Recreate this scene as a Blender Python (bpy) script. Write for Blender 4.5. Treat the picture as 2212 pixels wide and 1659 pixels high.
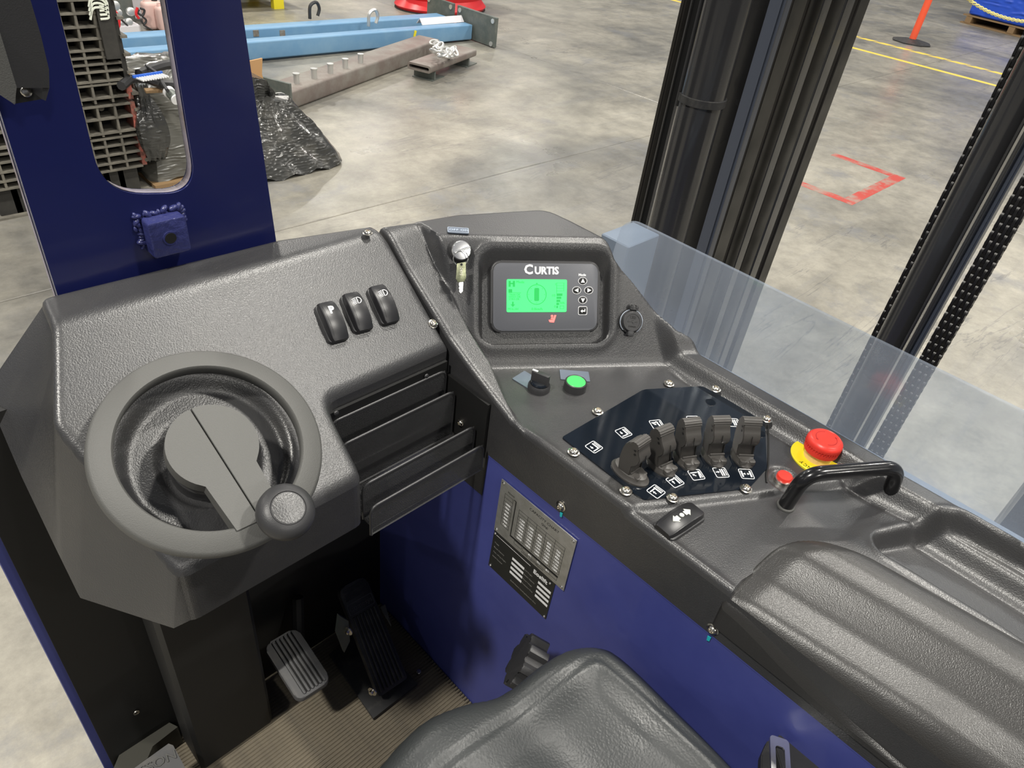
import bpy, bmesh, math, random
import numpy as np
from mathutils import Matrix, Vector
random.seed(7); RNG = np.random.RandomState(7)
for o in list(bpy.data.objects): bpy.data.objects.remove(o, do_unlink=True)
SC = bpy.context.scene; COL = SC.collection
EYE = 1.6                       # eye height above the warehouse floor
# ------------------------------------------------------------------ camera
FPX, CX, CY = 1535.0, 1106.0, 829.5
RW = np.array([[0.7096, -0.3631, 0.6039], [-0.6959, -0.4955, 0.5194], [0.1107, -0.7885, -0.6050]])
_x = RW[:, 0] / np.linalg.norm(RW[:, 0]); _z = RW[:, 2] - _x * (_x @ RW[:, 2]); _z /= np.linalg.norm(_z)
_y = np.cross(_z, _x); RW = np.stack([_x, _y, _z], 1)
cam = bpy.data.objects.new('camera', bpy.data.cameras.new('camera')); COL.objects.link(cam)
M = Matrix.Identity(4)
for i in range(3):
    M[i][0] = RW[i, 0]; M[i][1] = -RW[i, 1]; M[i][2] = -RW[i, 2]
M[2][3] = EYE
cam.matrix_world = M
cam.data.sensor_width = 36.0; cam.data.lens = FPX / 2212 * 36.0
cam.data.clip_start = 0.02; cam.data.clip_end = 200
SC.camera = cam
# ------------------------------------------------------------------ world, lamps, exposure
SC.view_settings.view_transform = 'Standard'; SC.view_settings.look = 'None'
SC.view_settings.gamma = 1.0; SC.view_settings.use_curve_mapping = False
SC.view_settings.exposure = 0.25
W = bpy.data.worlds.new('hall_air'); SC.world = W; W.use_nodes = True
W.node_tree.nodes['Background'].inputs[0].default_value = (0.80, 0.86, 1.0, 1)
W.node_tree.nodes['Background'].inputs[1].default_value = 0.12
def lamp(x, y, z, power, sx=.55, sy=.35, col=(1, 0.96, 0.88)):
    L = bpy.data.lights.new('high_bay_and_fill', 'AREA'); L.shape = 'RECTANGLE'; L.size = sx; L.size_y = sy
    L.energy = power; L.color = col
    o = bpy.data.objects.new('high_bay_and_fill', L); COL.objects.link(o); o.location = (x, y, z)
    return o
POW = {(0, 0): 520, (1, 0): 300, (1, 1): 300, (0, 1): 150}
for i in range(-1, 4):
    for j in range(0, 4):
        lamp(-3.6 + 6.6 * i, 0.4 + 7.4 * j, 6.0 + EYE, POW.get((i, j), 60 if i == -1 else 190))
for x, y, p in ((3.0, -3.4, 300), (9.6, -3.4, 190), (16.2, -3.4, 190), (-2.4, -10.8, 420), (3.0, -10.8, 250)):  # fill lamps added behind the cab to brighten dash and console face
    lamp(x, y, 6.0 + EYE, p)

# ================================================================== geometry of the view
def U(px, py, z=None, x=None, y=None, pl=None):
    """point of the place seen at a pixel of the photograph, on a known plane (eye at origin)"""
    r = RW @ np.array([px - CX, py - CY, FPX])
    if pl is not None: return r * (pl[1] / (pl[0] @ r))
    if z is not None: return r * (z / r[2])
    if x is not None: return r * (x / r[0])
    return r * (y / r[1])
def pix(p):
    v = RW.T @ np.asarray(p, float); return v[0] / v[2] * FPX + CX, v[1] / v[2] * FPX + CY
def zat(x, y, py, z0=-1.6, z1=0.5):
    """height on the vertical line (x,y) seen at image row py"""
    for _ in range(50):
        m = (z0 + z1) / 2
        if pix((x, y, m))[1] > py: z0 = m
        else: z1 = m
    return m
GZ = -1.6; MATZ = -1.22; DECK = -0.563
# ================================================================== helpers
def frame(o, xa, n):
    """matrix with origin o, x axis xa, z axis n"""
    n = np.asarray(n, float); n = n / np.linalg.norm(n); xa = np.asarray(xa, float)
    xa = xa - n * (n @ xa); xa = xa / np.linalg.norm(xa); ya = np.cross(n, xa)
    m = Matrix.Identity(4)
    for i in range(3): m[i][0] = xa[i]; m[i][1] = ya[i]; m[i][2] = n[i]; m[i][3] = o[i]
    return m
def T(x, y, z): return Matrix.Translation((x, y, z))
def R(a, ax='Z'): return Matrix.Rotation(a, 4, ax)
def S(x, y, z): return Matrix.Diagonal((x, y, z, 1))
def NB(): return bmesh.new()
def merge(bm, verts, M):
    if M is not None: bmesh.ops.transform(bm, matrix=M, verts=verts)
def box(bm, c, s, M=None, bev=0, seg=1):
    r = bmesh.ops.create_cube(bm, size=1.0)
    vs = r['verts']; bmesh.ops.transform(bm, matrix=T(*c) @ S(*s), verts=vs)
    if bev:
        es = list({e for v in vs for e in v.link_edges})
        vs = list({v for f in bmesh.ops.bevel(bm, geom=es, offset=bev, segments=seg, profile=.5, affect='EDGES')['faces'] for v in f.verts} | {v for v in vs if v.is_valid})
    merge(bm, vs, M); return vs
def lathe(bm, prof, seg=32, M=None, cap=True):
    rings = []; vs = []
    for r, z in prof:
        if r < 1e-6: v = bm.verts.new((0, 0, z)); rings.append([v]); vs.append(v)
        else:
            ring = [bm.verts.new((r * math.cos(2 * math.pi * k / seg), r * math.sin(2 * math.pi * k / seg), z)) for k in range(seg)]
            rings.append(ring); vs += ring
    for a, b in zip(rings, rings[1:]):
        for k in range(seg):
            k2 = (k + 1) % seg
            if len(a) == 1 and len(b) == 1: continue
            if len(a) == 1: bm.faces.new((a[0], b[k], b[k2]))
            elif len(b) == 1: bm.faces.new((a[k], a[k2], b[0]))
            else: bm.faces.new((a[k], a[k2], b[k2], b[k]))
    if cap:
        if len(rings[0]) > 1: bm.faces.new(rings[0][::-1])
        if len(rings[-1]) > 1: bm.faces.new(rings[-1])
    merge(bm, vs, M); return vs
def cyl(bm, r, z0, z1, seg=24, M=None, bev=0):
    p = [(r, z0), (r, z1)] if not bev else [(r - bev, z0), (r, z0 + bev), (r, z1 - bev), (r - bev * .3, z1 - bev * .3), (r - bev, z1)]
    return lathe(bm, p, seg, M)
def prism(bm, poly, z0, z1, M=None, bev=0, seg=2):
    a = [bm.verts.new((p[0], p[1], z0)) for p in poly]; b = [bm.verts.new((p[0], p[1], z1)) for p in poly]
    n = len(poly); fs = [bm.faces.new(a[::-1]), bm.faces.new(b)]
    for k in range(n): fs.append(bm.faces.new((a[k], a[(k + 1) % n], b[(k + 1) % n], b[k])))
    vs = a + b
    if bev:
        es = [e for e in fs[1].edges]
        r = bmesh.ops.bevel(bm, geom=es, offset=bev, segments=seg, profile=.5, affect='EDGES')
        vs = list({v for v in vs if v.is_valid} | {v for f in r['faces'] for v in f.verts})
    merge(bm, vs, M); return vs
def rrect(w, h, r, n=6, cx=0, cy=0):
    pts = []
    for sx, sy, a0 in ((1, 1, 0), (-1, 1, 90), (-1, -1, 180), (1, -1, 270)):
        for k in range(n + 1):
            a = math.radians(a0 + 90 * k / n)
            pts.append((cx + sx * (w / 2 - r) + r * math.cos(a), cy + sy * (h / 2 - r) + r * math.sin(a)))
    return pts
def ring_prism(bm, outer, inner, z0, z1, M=None):
    n = len(outer); L = []
    for z in (z0, z1):
        L.append([bm.verts.new((p[0], p[1], z)) for p in outer]); L.append([bm.verts.new((p[0], p[1], z)) for p in inner])
    ob, ib, ot, it = L
    for k in range(n):
        j = (k + 1) % n
        bm.faces.new((ot[k], ot[j], it[j], it[k])); bm.faces.new((ob[j], ob[k], ib[k], ib[j]))
        bm.faces.new((ob[k], ob[j], ot[j], ot[k])); bm.faces.new((ib[j], ib[k], it[k], it[j]))
    vs = sum(L, []); merge(bm, vs, M); return vs
def smoothpath(pts, n=6):
    """Catmull-Rom through points"""
    P = [np.array(p, float) for p in pts]; P = [2 * P[0] - P[1]] + P + [2 * P[-1] - P[-2]]; out = []
    for i in range(1, len(P) - 2):
        for k in range(n):
            t = k / n; a, b, c, d = P[i - 1:i + 3]
            out.append(.5 * ((2 * b) + (-a + c) * t + (2 * a - 5 * b + 4 * c - d) * t * t + (-a + 3 * b - 3 * c + d) * t ** 3))
    out.append(P[-2]); return out
def tube(bm, pts, r, seg=10, closed=False, M=None, cap=True):
    pts = [Vector(p) for p in pts]; n = len(pts); rings = []; up = None; vs = []
    for i, p in enumerate(pts):
        if closed: d = pts[(i + 1) % n] - pts[i - 1]
        else: d = pts[min(i + 1, n - 1)] - pts[max(i - 1, 0)]
        d.normalize()
        if up is None: up = Vector((0, 0, 1)) if abs(d.z) < .9 else Vector((1, 0, 0))
        a = d.cross(up); a.normalize(); b = a.cross(d); up = b
        rr = r[i] if hasattr(r, '__len__') else r
        rings.append([bm.verts.new(p + (a * math.cos(2 * math.pi * k / seg) + b * math.sin(2 * math.pi * k / seg)) * rr) for k in range(seg)])
        vs += rings[-1]
    for i in range(n if closed else n - 1):
        A, B = rings[i], rings[(i + 1) % n]
        for k in range(seg): bm.faces.new((A[k], A[(k + 1) % seg], B[(k + 1) % seg], B[k]))
    if not closed and cap: bm.faces.new(rings[0][::-1]); bm.faces.new(rings[-1])
    merge(bm, vs, M); return vs
def quadpoly(bm, pts):
    return bm.faces.new([bm.verts.new(tuple(p)) for p in pts])
def hexa(bm, A, B):
    """solid between two equal polygons in space"""
    a = [bm.verts.new(tuple(p)) for p in A]; b = [bm.verts.new(tuple(p)) for p in B]; n = len(a)
    bm.faces.new(a[::-1]); bm.faces.new(b)
    for k in range(n): bm.faces.new((a[k], a[(k + 1) % n], b[(k + 1) % n], b[k]))
def mesh_of(bm, smooth=35):
    bmesh.ops.recalc_face_normals(bm, faces=bm.faces)
    for f in bm.faces: f.smooth = bool(smooth)
    if smooth:
        lim = math.radians(smooth)
        for e in bm.edges:
            if len(e.link_faces) == 2 and e.calc_face_angle(0) > lim: e.smooth = False
    me = bpy.data.meshes.new('m'); bm.to_mesh(me); bm.free(); return me
def part(name, bm, mat, parent=None, M=None, label=None, smooth=35, kind=None):
    me = bm if isinstance(bm, bpy.types.Mesh) else mesh_of(bm, smooth)
    o = bpy.data.objects.new(name, me); COL.objects.link(o)
    if mat is not None:
        if me.materials: me.materials[0] = mat
        else: me.materials.append(mat)
    if parent: o.parent = parent
    if M is not None: o.matrix_basis = M
    if label: o['label'] = label
    if kind: o['kind'] = kind
    return o
def thing(name, label, cat, M=None, group=None):
    o = bpy.data.objects.new(name, None); COL.objects.link(o); o.empty_display_size = .02
    if M is not None: o.matrix_basis = M; o['placed'] = 1
    o['label'] = label; o['category'] = cat
    if group: o['group'] = group
    return o
def tag(o, label, cat, group=None, kind=None):
    o['label'] = label; o['category'] = cat
    if group: o['group'] = group
    if kind: o['kind'] = kind
    return o
def dup(root, M=None, label=None):
    def cp(o, p):
        c = o.copy(); COL.objects.link(c); c.parent = p
        for ch in list(o.children): cp(ch, c)
        return c
    r = cp(root, None)
    if M is not None: r.matrix_basis = M
    if label: r['label'] = label
    return r
_fonts = {}
def text_bm(s, size, M=None, depth=0.0002, align='CENTER', bold=0.0, sx=1.0):
    cu = bpy.data.curves.new('t', 'FONT'); cu.body = s; cu.size = size; cu.align_x = align; cu.align_y = 'CENTER'
    cu.extrude = depth; cu.offset = bold; cu.resolution_u = 2
    o = bpy.data.objects.new('t', cu); COL.objects.link(o)
    dg = bpy.context.evaluated_depsgraph_get(); me = bpy.data.meshes.new_from_object(o.evaluated_get(dg))
    bpy.data.objects.remove(o, do_unlink=True); bpy.data.curves.remove(cu)
    me.transform(S(sx, 1, 1))
    if M is not None: me.transform(M)
    bm = bmesh.new(); bm.from_mesh(me); bpy.data.meshes.remove(me); return bm
def text_into(bm, s, size, M=None, **k):
    t = text_bm(s, size, M, **k); me = bpy.data.meshes.new('x'); t.to_mesh(me); t.free(); bm.from_mesh(me); bpy.data.meshes.remove(me)
# ------------------------------------------------------------------ materials
def mat(name, col, rough=.5, metal=0, bump=None, vary=None, coat=0, spec=.5, emit=None, rvar=None):
    """bump=(kind, scale, distance[, stretch])  vary=(scale, colour2, low, high)  rvar=(scale,lo,hi)"""
    m = bpy.data.materials.new(name); m.use_nodes = True; N = m.node_tree.nodes; L = m.node_tree.links
    b = N['Principled BSDF']; b.inputs['Base Color'].default_value = (*col, 1); b.inputs['Roughness'].default_value = rough
    b.inputs['Metallic'].default_value = metal; b.inputs['Coat Weight'].default_value = coat; b.inputs['Coat Roughness'].default_value = .08
    b.inputs['Specular IOR Level'].default_value = spec
    if emit: b.inputs['Emission Color'].default_value = (*emit[0], 1); b.inputs['Emission Strength'].default_value = emit[1]
    tc = N.new('ShaderNodeTexCoord'); out = tc.outputs['Object']
    if vary:
        t = N.new('ShaderNodeTexNoise'); t.inputs['Scale'].default_value = vary[0]; t.inputs['Detail'].default_value = 6; t.inputs['Roughness'].default_value = .65
        L.new(out, t.inputs['Vector']); r = N.new('ShaderNodeValToRGB'); r.color_ramp.elements[0].position = vary[2]; r.color_ramp.elements[1].position = vary[3]
        r.color_ramp.elements[0].color = (*col, 1); r.color_ramp.elements[1].color = (*vary[1], 1)
        L.new(t.outputs['Fac'], r.inputs[0]); L.new(r.outputs[0], b.inputs['Base Color'])
    if rvar:
        t = N.new('ShaderNodeTexNoise'); t.inputs['Scale'].default_value = rvar[0]; t.inputs['Detail'].default_value = 5; L.new(out, t.inputs['Vector'])
        mr = N.new('ShaderNodeMapRange'); mr.inputs[1].default_value = .3; mr.inputs[2].default_value = .7; mr.inputs[3].default_value = rvar[1]; mr.inputs[4].default_value = rvar[2]
        L.new(t.outputs['Fac'], mr.inputs[0]); L.new(mr.outputs[0], b.inputs['Roughness'])
    if bump:
        bn = N.new('ShaderNodeBump'); bn.inputs['Distance'].default_value = bump[2]; bn.inputs['Strength'].default_value = 1
        vec = out
        if len(bump) > 3:
            mp = N.new('ShaderNodeMapping'); mp.inputs['Scale'].default_value = bump[3]; L.new(out, mp.inputs['Vector']); vec = mp.outputs[0]
        if bump[0] == 'leather':
            n0 = N.new('ShaderNodeTexNoise'); n0.inputs['Scale'].default_value = bump[1] * .5; n0.inputs['Detail'].default_value = 2; L.new(vec, n0.inputs['Vector'])
            mx = N.new('ShaderNodeMixRGB'); mx.blend_type = 'LINEAR_LIGHT'; mx.inputs[0].default_value = .35 / bump[1] * 2; L.new(vec, mx.inputs[1]); L.new(n0.outputs['Color'], mx.inputs[2])
            v = N.new('ShaderNodeTexVoronoi'); v.feature = 'SMOOTH_F1'; v.inputs['Scale'].default_value = bump[1]; L.new(mx.outputs[0], v.inputs['Vector'])
            inv = N.new('ShaderNodeMath'); inv.operation = 'MULTIPLY'; inv.inputs[1].default_value = -1; L.new(v.outputs['Distance'], inv.inputs[0])
            L.new(inv.outputs[0], bn.inputs['Height'])
        elif bump[0] == 'noise':
            n0 = N.new('ShaderNodeTexNoise'); n0.inputs['Scale'].default_value = bump[1]; n0.inputs['Detail'].default_value = 4; L.new(vec, n0.inputs['Vector'])
            L.new(n0.outputs['Fac'], bn.inputs['Height'])
        elif bump[0] == 'crumple':
            v = N.new('ShaderNodeTexNoise'); v.noise_type = 'RIDGED_MULTIFRACTAL'; v.inputs['Scale'].default_value = bump[1]; v.inputs['Detail'].default_value = 4; L.new(vec, v.inputs['Vector'])
            L.new(v.outputs['Fac'], bn.inputs['Height'])
        L.new(bn.outputs[0], b.inputs['Normal'])
    return m
BLK = mat('moulded_black_plastic', (.034, .034, .036), .37, spec=.8, bump=('leather', 760, .00020), vary=(9, (.046, .045, .044), .45, .75))
HND = mat('handle_gloss_black', (.010, .010, .011), .22, coat=.3)
LEVM = mat('dusty_lever_plastic', (.060, .056, .052), .42, bump=('noise', 900, .0001))
SWM = mat('switch_cap_black', (.016, .016, .018), .34)
BLKS = mat('smooth_black_plastic', (.035, .035, .037), .42, bump=('noise', 900, .00012))
PAD = mat('armrest_skin', (.030, .029, .028), .36, spec=.6, bump=('leather', 950, .00016))
WHEELM = mat('wheel_plastic', (.095, .095, .09), .55, bump=('noise', 1100, .00025))
RUB = mat('black_rubber', (.030, .030, .031), .55, vary=(40, (.075, .072, .065), .5, .8))
PEDR = mat('dusty_pedal_rubber', (.085, .085, .087), .6, vary=(40, (.12, .115, .105), .5, .8))
DARK = mat('dark_liner', (.008, .008, .008), .55)
GLOSS = mat('gloss_panel', (.006, .009, .014), .07, coat=.6, vary=(160, (.03, .032, .03), .62, .9))
BLUE = mat('blue_paint', (.044, .055, .235), .42, coat=.15, vary=(3, (.068, .082, .30), .35, .7), bump=('noise', 60, .0002))
BLUEP = mat('blue_pillar_paint', (.010, .014, .085), .27, coat=.2, bump=('noise', 40, .0003))
BLUEW = mat('blue_weld_paint', (.03, .035, .13), .3, bump=('noise', 150, .0015))
PALEE = mat('pale_plate_edge', (.30, .27, .34), .45, vary=(14, (.16, .12, .10), .45, .65))  # pale mauve mottled with brown, for strips along the pillar plate edges
MASTM = mat('mast_black_gloss', (.030, .030, .032), .22, coat=.4, rvar=(6, .12, .4), bump=('noise', 9, .002, (1, 1, .15)))
MASTD = mat('mast_rail_grease', (.009, .0075, .006), .34, rvar=(12, .25, .5))
CHN = mat('chain_black', (.008, .007, .007), .4)
MASTG = mat('mast_flange_painted_sheen', (.060, .070, .095), .32)  # blue-grey base colour paints a highlight onto black mast members
CHROME = mat('screw_steel', (.80, .76, .68), .22, 1, vary=(500, (.45, .42, .36), .5, .7))
STEEL = mat('polished_steel', (.90, .90, .90), .28, 1)
KEYM = mat('brass_key', (.50, .52, .34), .4, 1, vary=(400, (.3, .32, .2), .4, .7))
WHITE = mat('white_print', (.85, .85, .85), .5)
WHITEE = mat('pale_print', (.75, .78, .68), .5)
GREYP = mat('grey_label', (.16, .19, .24), .3, metal=.3, bump=('noise', 300, .0001))
ENG = mat('engraved_letters', (.45, .52, .62), .4)
ALU = mat('plate_aluminium', (.56, .56, .54), .35, .75, vary=(60, (.42, .42, .39), .4, .7))
PLB = mat('nameplate_black', (.018, .019, .018), .4)
PRB = mat('printed_black', (.01, .01, .01), .5)
DISPM = mat('display_case', (.10, .104, .118), .42, bump=('noise', 1400, .0001))
SCR = mat('lcd_green', (.02, .3, .08), .4, emit=((.06, 1.0, .20), .85))
SCRD = mat('lcd_dark_segments', (.0, .2, .04), .5, emit=((.02, .62, .10), .62))
REDL = mat('red_lamp_icon', (.9, .1, .1), .4, emit=((1, .12, .10), 1.6))
GRN = mat('green_button_cap', (.06, .62, .12), .35, emit=((.05, .7, .1), .12))
REDB = mat('red_button_plastic', (.80, .045, .03), .38, bump=('noise', 700, .00006))
YEL = mat('yellow_disc', (.86, .72, .02), .45)
CREAM = mat('cream_collar', (.85, .60, .30), .45)
SEATM = mat('seat_vinyl', (.030, .033, .034), .42, bump=('leather', 420, .00025), rvar=(14, .36, .5))
MATM = mat('ribbed_floor_mat', (.16, .135, .095), .72, vary=(22, (.09, .078, .06), .42, .7))
BEAM = mat('beam_blue_paint', (.15, .31, .50), .45, vary=(5, (.20, .36, .53), .4, .7))
BEAMW = mat('worn_primer_patch', (.26, .25, .22), .6, vary=(20, (.14, .10, .07), .4, .7))
TUBEM = mat('raw_steel_tube', (.23, .19, .17), .5, .35, vary=(6, (.30, .28, .25), .4, .65))
PLATEM = mat('end_plate_steel', (.12, .14, .13), .5, .3, vary=(12, (.19, .20, .18), .4, .7))
GALV = mat('galvanised', (.72, .72, .70), .35, .8)
CRATE = mat('crate_black_plastic', (.022, .021, .019), .6, vary=(7, (.05, .047, .04), .4, .7))
RIBM = mat('dusty_rib_plastic', (.13, .12, .10), .7, vary=(20, (.20, .185, .15), .4, .7))
REDE = mat('red_edge_strip', (.42, .12, .09), .6, vary=(16, (.18, .09, .07), .45, .62))
FILM = mat('stretch_film', (.045, .045, .042), .22, coat=.5, bump=('crumple', 22, .010, (1, 1, 3)), vary=(8, (.13, .125, .11), .5, .8))
FILMG = mat('stretch_film_grey', (.14, .137, .12), .25, coat=.4, bump=('crumple', 12, .012, (1, 1, 5)))
CARD = mat('cardboard', (.50, .29, .13), .7)
WOOD = mat('pallet_wood', (.26, .165, .08), .7)
CABLE = mat('cable_black', (.03, .03, .032), .5)
YELP = mat('yellow_paint', (.85, .72, .03), .45)
REDP = mat('red_barrier_plastic', (.72, .03, .035), .35)
TARP = mat('blue_tarp', (.02, .09, .62), .38, bump=('crumple', 5, .03, (1, 1, 3)))
ORG = mat('orange_post', (.95, .12, .05), .4)
TAPEY = mat('yellow_tape', (.85, .62, .06), .45, vary=(25, (.75, .6, .25), .45, .75))
TAPER = mat('red_tape', (.42, .055, .04), .5, vary=(7, (.30, .22, .18), .46, .62))
YCH = mat('yellow_chain_plastic', (.85, .78, .30), .45)
PINK = mat('faded_red_can', (.72, .50, .45), .5)
WHP = mat('white_panel', (.70, .68, .70), .5)
BLUPL = mat('blue_plastic', (.02, .12, .6), .4)
SLATE = mat('slate_painted_block', (.16, .20, .26), .4)
TEAL = mat('teal_paint_mark', (.02, .45, .50), .4)
# clear, dusty acrylic
ACR = bpy.data.materials.new('dusty_acrylic'); ACR.use_nodes = True
N = ACR.node_tree.nodes; L = ACR.node_tree.links; N.remove(N['Principled BSDF'])
tr = N.new('ShaderNodeBsdfTransparent'); tr.inputs[0].default_value = (.90, .93, .96, 1)
df = N.new('ShaderNodeBsdfDiffuse'); df.inputs[0].default_value = (.60, .68, .82, 1)
tl = N.new('ShaderNodeBsdfTranslucent'); tl.inputs[0].default_value = (.66, .70, .78, 1)
gl = N.new('ShaderNodeBsdfGlossy'); gl.inputs[1].default_value = .12
m0 = N.new('ShaderNodeMixShader'); m0.inputs[0].default_value = .5; L.new(df.outputs[0], m0.inputs[1]); L.new(tl.outputs[0], m0.inputs[2])
m1 = N.new('ShaderNodeMixShader'); L.new(tr.outputs[0], m1.inputs[1]); L.new(m0.outputs[0], m1.inputs[2])
tc = N.new('ShaderNodeTexCoord'); nz = N.new('ShaderNodeTexNoise'); nz.inputs['Scale'].default_value = 7; nz.inputs['Detail'].default_value = 8; L.new(tc.outputs['Object'], nz.inputs['Vector'])
mr = N.new('ShaderNodeMapRange'); mr.inputs[1].default_value = .3; mr.inputs[2].default_value = .7; mr.inputs[3].default_value = .18; mr.inputs[4].default_value = .25; L.new(nz.outputs['Fac'], mr.inputs[0]); L.new(mr.outputs[0], m1.inputs[0])
m2 = N.new('ShaderNodeMixShader'); m2.inputs[0].default_value = .05; L.new(m1.outputs[0], m2.inputs[1]); L.new(gl.outputs[0], m2.inputs[2])
L.new(m2.outputs[0], N['Material Output'].inputs[0])
# polished warehouse concrete
CONC = bpy.data.materials.new('polished_concrete'); CONC.use_nodes = True
N = CONC.node_tree.nodes; L = CONC.node_tree.links; b = N['Principled BSDF']
tc = N.new('ShaderNodeTexCoord')
def noise(scale, det=6, rough=.6, vec=None, dist=0):
    n = N.new('ShaderNodeTexNoise'); n.inputs['Scale'].default_value = scale; n.inputs['Detail'].default_value = det; n.inputs['Roughness'].default_value = rough; n.inputs['Distortion'].default_value = dist
    L.new(vec or tc.outputs['Object'], n.inputs['Vector']); return n.outputs['Fac']
def ramp(f, *st):
    r = N.new('ShaderNodeValToRGB'); e = r.color_ramp.elements
    while len(e) < len(st): e.new(.5)
    for k, (p, c) in enumerate(st): e[k].position = p; e[k].color = (*c, 1) if len(c) == 3 else c
    L.new(f, r.inputs[0]); return r.outputs[0]
def mixc(f, a, bb, mode='MIX'):
    m = N.new('ShaderNodeMixRGB'); m.blend_type = mode
    for i, v in enumerate((f, a, bb)):
        if hasattr(v, 'is_output'): L.new(v, m.inputs[i])
        else: m.inputs[i].default_value = v if i == 0 else (*v, 1)
    return m.outputs[0]
base = ramp(noise(.7, 8, .6, dist=.6), (.34, (.165, .16, .145)), (.50, (.285, .268, .225)), (.68, (.39, .365, .305)))
fine = ramp(noise(5, 12, .78), (.36, (.55, .55, .56)), (.66, (1.22, 1.22, 1.22)))
c1 = mixc(.7, base, fine, 'MULTIPLY')
mp = N.new('ShaderNodeMapping'); mp.inputs['Scale'].default_value = (.35, 3.5, 1); mp.inputs['Rotation'].default_value = (0, 0, .5); L.new(tc.outputs['Object'], mp.inputs['Vector'])
st = ramp(noise(1.6, 9, .72, mp.outputs[0], .8), (.53, (0, 0, 0)), (.72, (1, 1, 1)))
c2 = mixc(mixc(.45, (0, 0, 0), st), c1, (.20, .20, .20))
sp = ramp(noise(1.5, 10, .75), (.55, (0, 0, 0)), (.66, (1, 1, 1)))
c3 = mixc(mixc(.6, (0, 0, 0), sp), c2, (.18, .185, .20))
mp2 = N.new('ShaderNodeMapping'); mp2.inputs['Scale'].default_value = (.22, 2.2, 1); mp2.inputs['Rotation'].default_value = (0, 0, -.62); L.new(tc.outputs['Object'], mp2.inputs['Vector'])
scr_ = ramp(noise(2.2, 5, .6, mp2.outputs[0], 1.4), (.490, (0, 0, 0)), (.4985, (1, 1, 1)), (.5015, (1, 1, 1)), (.510, (0, 0, 0)))
scm_ = ramp(noise(.9, 3, .5), (.48, (0, 0, 0)), (.58, (1, 1, 1)))
c3 = mixc(mixc(.55, (0, 0, 0), mixc(1, scr_, scm_, 'MULTIPLY')), c3, (.10, .10, .105))
L.new(c3, b.inputs['Base Color'])
rr = N.new('ShaderNodeMapRange'); rr.inputs[1].default_value = .3; rr.inputs[2].default_value = .75; rr.inputs[3].default_value = .24; rr.inputs[4].default_value = .50
L.new(noise(1.3, 7, .6), rr.inputs[0]); L.new(rr.outputs[0], b.inputs['Roughness'])
bn = N.new('ShaderNodeBump'); bn.inputs['Distance'].default_value = .003; bn.inputs['Strength'].default_value = .6; L.new(noise(14, 6, .6), bn.inputs['Height']); L.new(bn.outputs[0], b.inputs['Normal'])
# ------------------------------------------------------------------ moulded sheets
def sstep(a, b, x):
    t = np.clip((x - a) / (b - a), 0, 1); return t * t * (3 - 2 * t)
def smin(a, b, k):
    h = np.clip(.5 + .5 * (b - a) / k, 0, 1); return b * (1 - h) + a * h - k * h * (1 - h)
def smax(a, b, k): return -smin(-a, -b, k)
def seg_dist(X, Y, a, b):
    ax, ay = a; bx, by = b; dx, dy = bx - ax, by - ay
    t = np.clip(((X - ax) * dx + (Y - ay) * dy) / (dx * dx + dy * dy + 1e-12), 0, 1)
    return np.hypot(X - ax - t * dx, Y - ay - t * dy)
def poly_sdf(X, Y, poly, close=True):
    """signed distance, negative inside"""
    d = np.full(X.shape, 1e9); ins = np.zeros(X.shape, bool); n = len(poly)
    for k in range(n):
        a, b = poly[k], poly[(k + 1) % n]
        d = np.minimum(d, seg_dist(X, Y, a, b))
        c = ((a[1] > Y) != (b[1] > Y)) & (X < (b[0] - a[0]) * (Y - a[1]) / (b[1] - a[1] + 1e-15) + a[0]); ins ^= c
    return np.where(ins, -d, d)
def fillet(poly, r, n=5):
    out = []
    rs = r if hasattr(r, '__len__') else [r] * len(poly)
    for k, p in enumerate(poly):
        p = np.array(p, float); a = np.array(poly[k - 1], float) - p; b = np.array(poly[(k + 1) % len(poly)], float) - p
        la, lb = np.linalg.norm(a), np.linalg.norm(b); a /= la; b /= lb
        if rs[k] <= 0: out.append(tuple(p)); continue
        t = min(rs[k], la * .45, lb * .45)
        for i in range(n + 1):
            s = i / n; q = p + a * t * (1 - s) ** 2 + b * t * s ** 2
            out.append(tuple(q))
    return out
def seg_d(f, ax, ay, bx, by):
    c = f.calc_center_median(); dx, dy = bx - ax, by - ay; t = max(0, min(1, ((c.x - ax) * dx + (c.y - ay) * dy) / (dx * dx + dy * dy)))
    return math.hypot(c.x - ax - t * dx, c.y - ay - t * dy)
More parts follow.
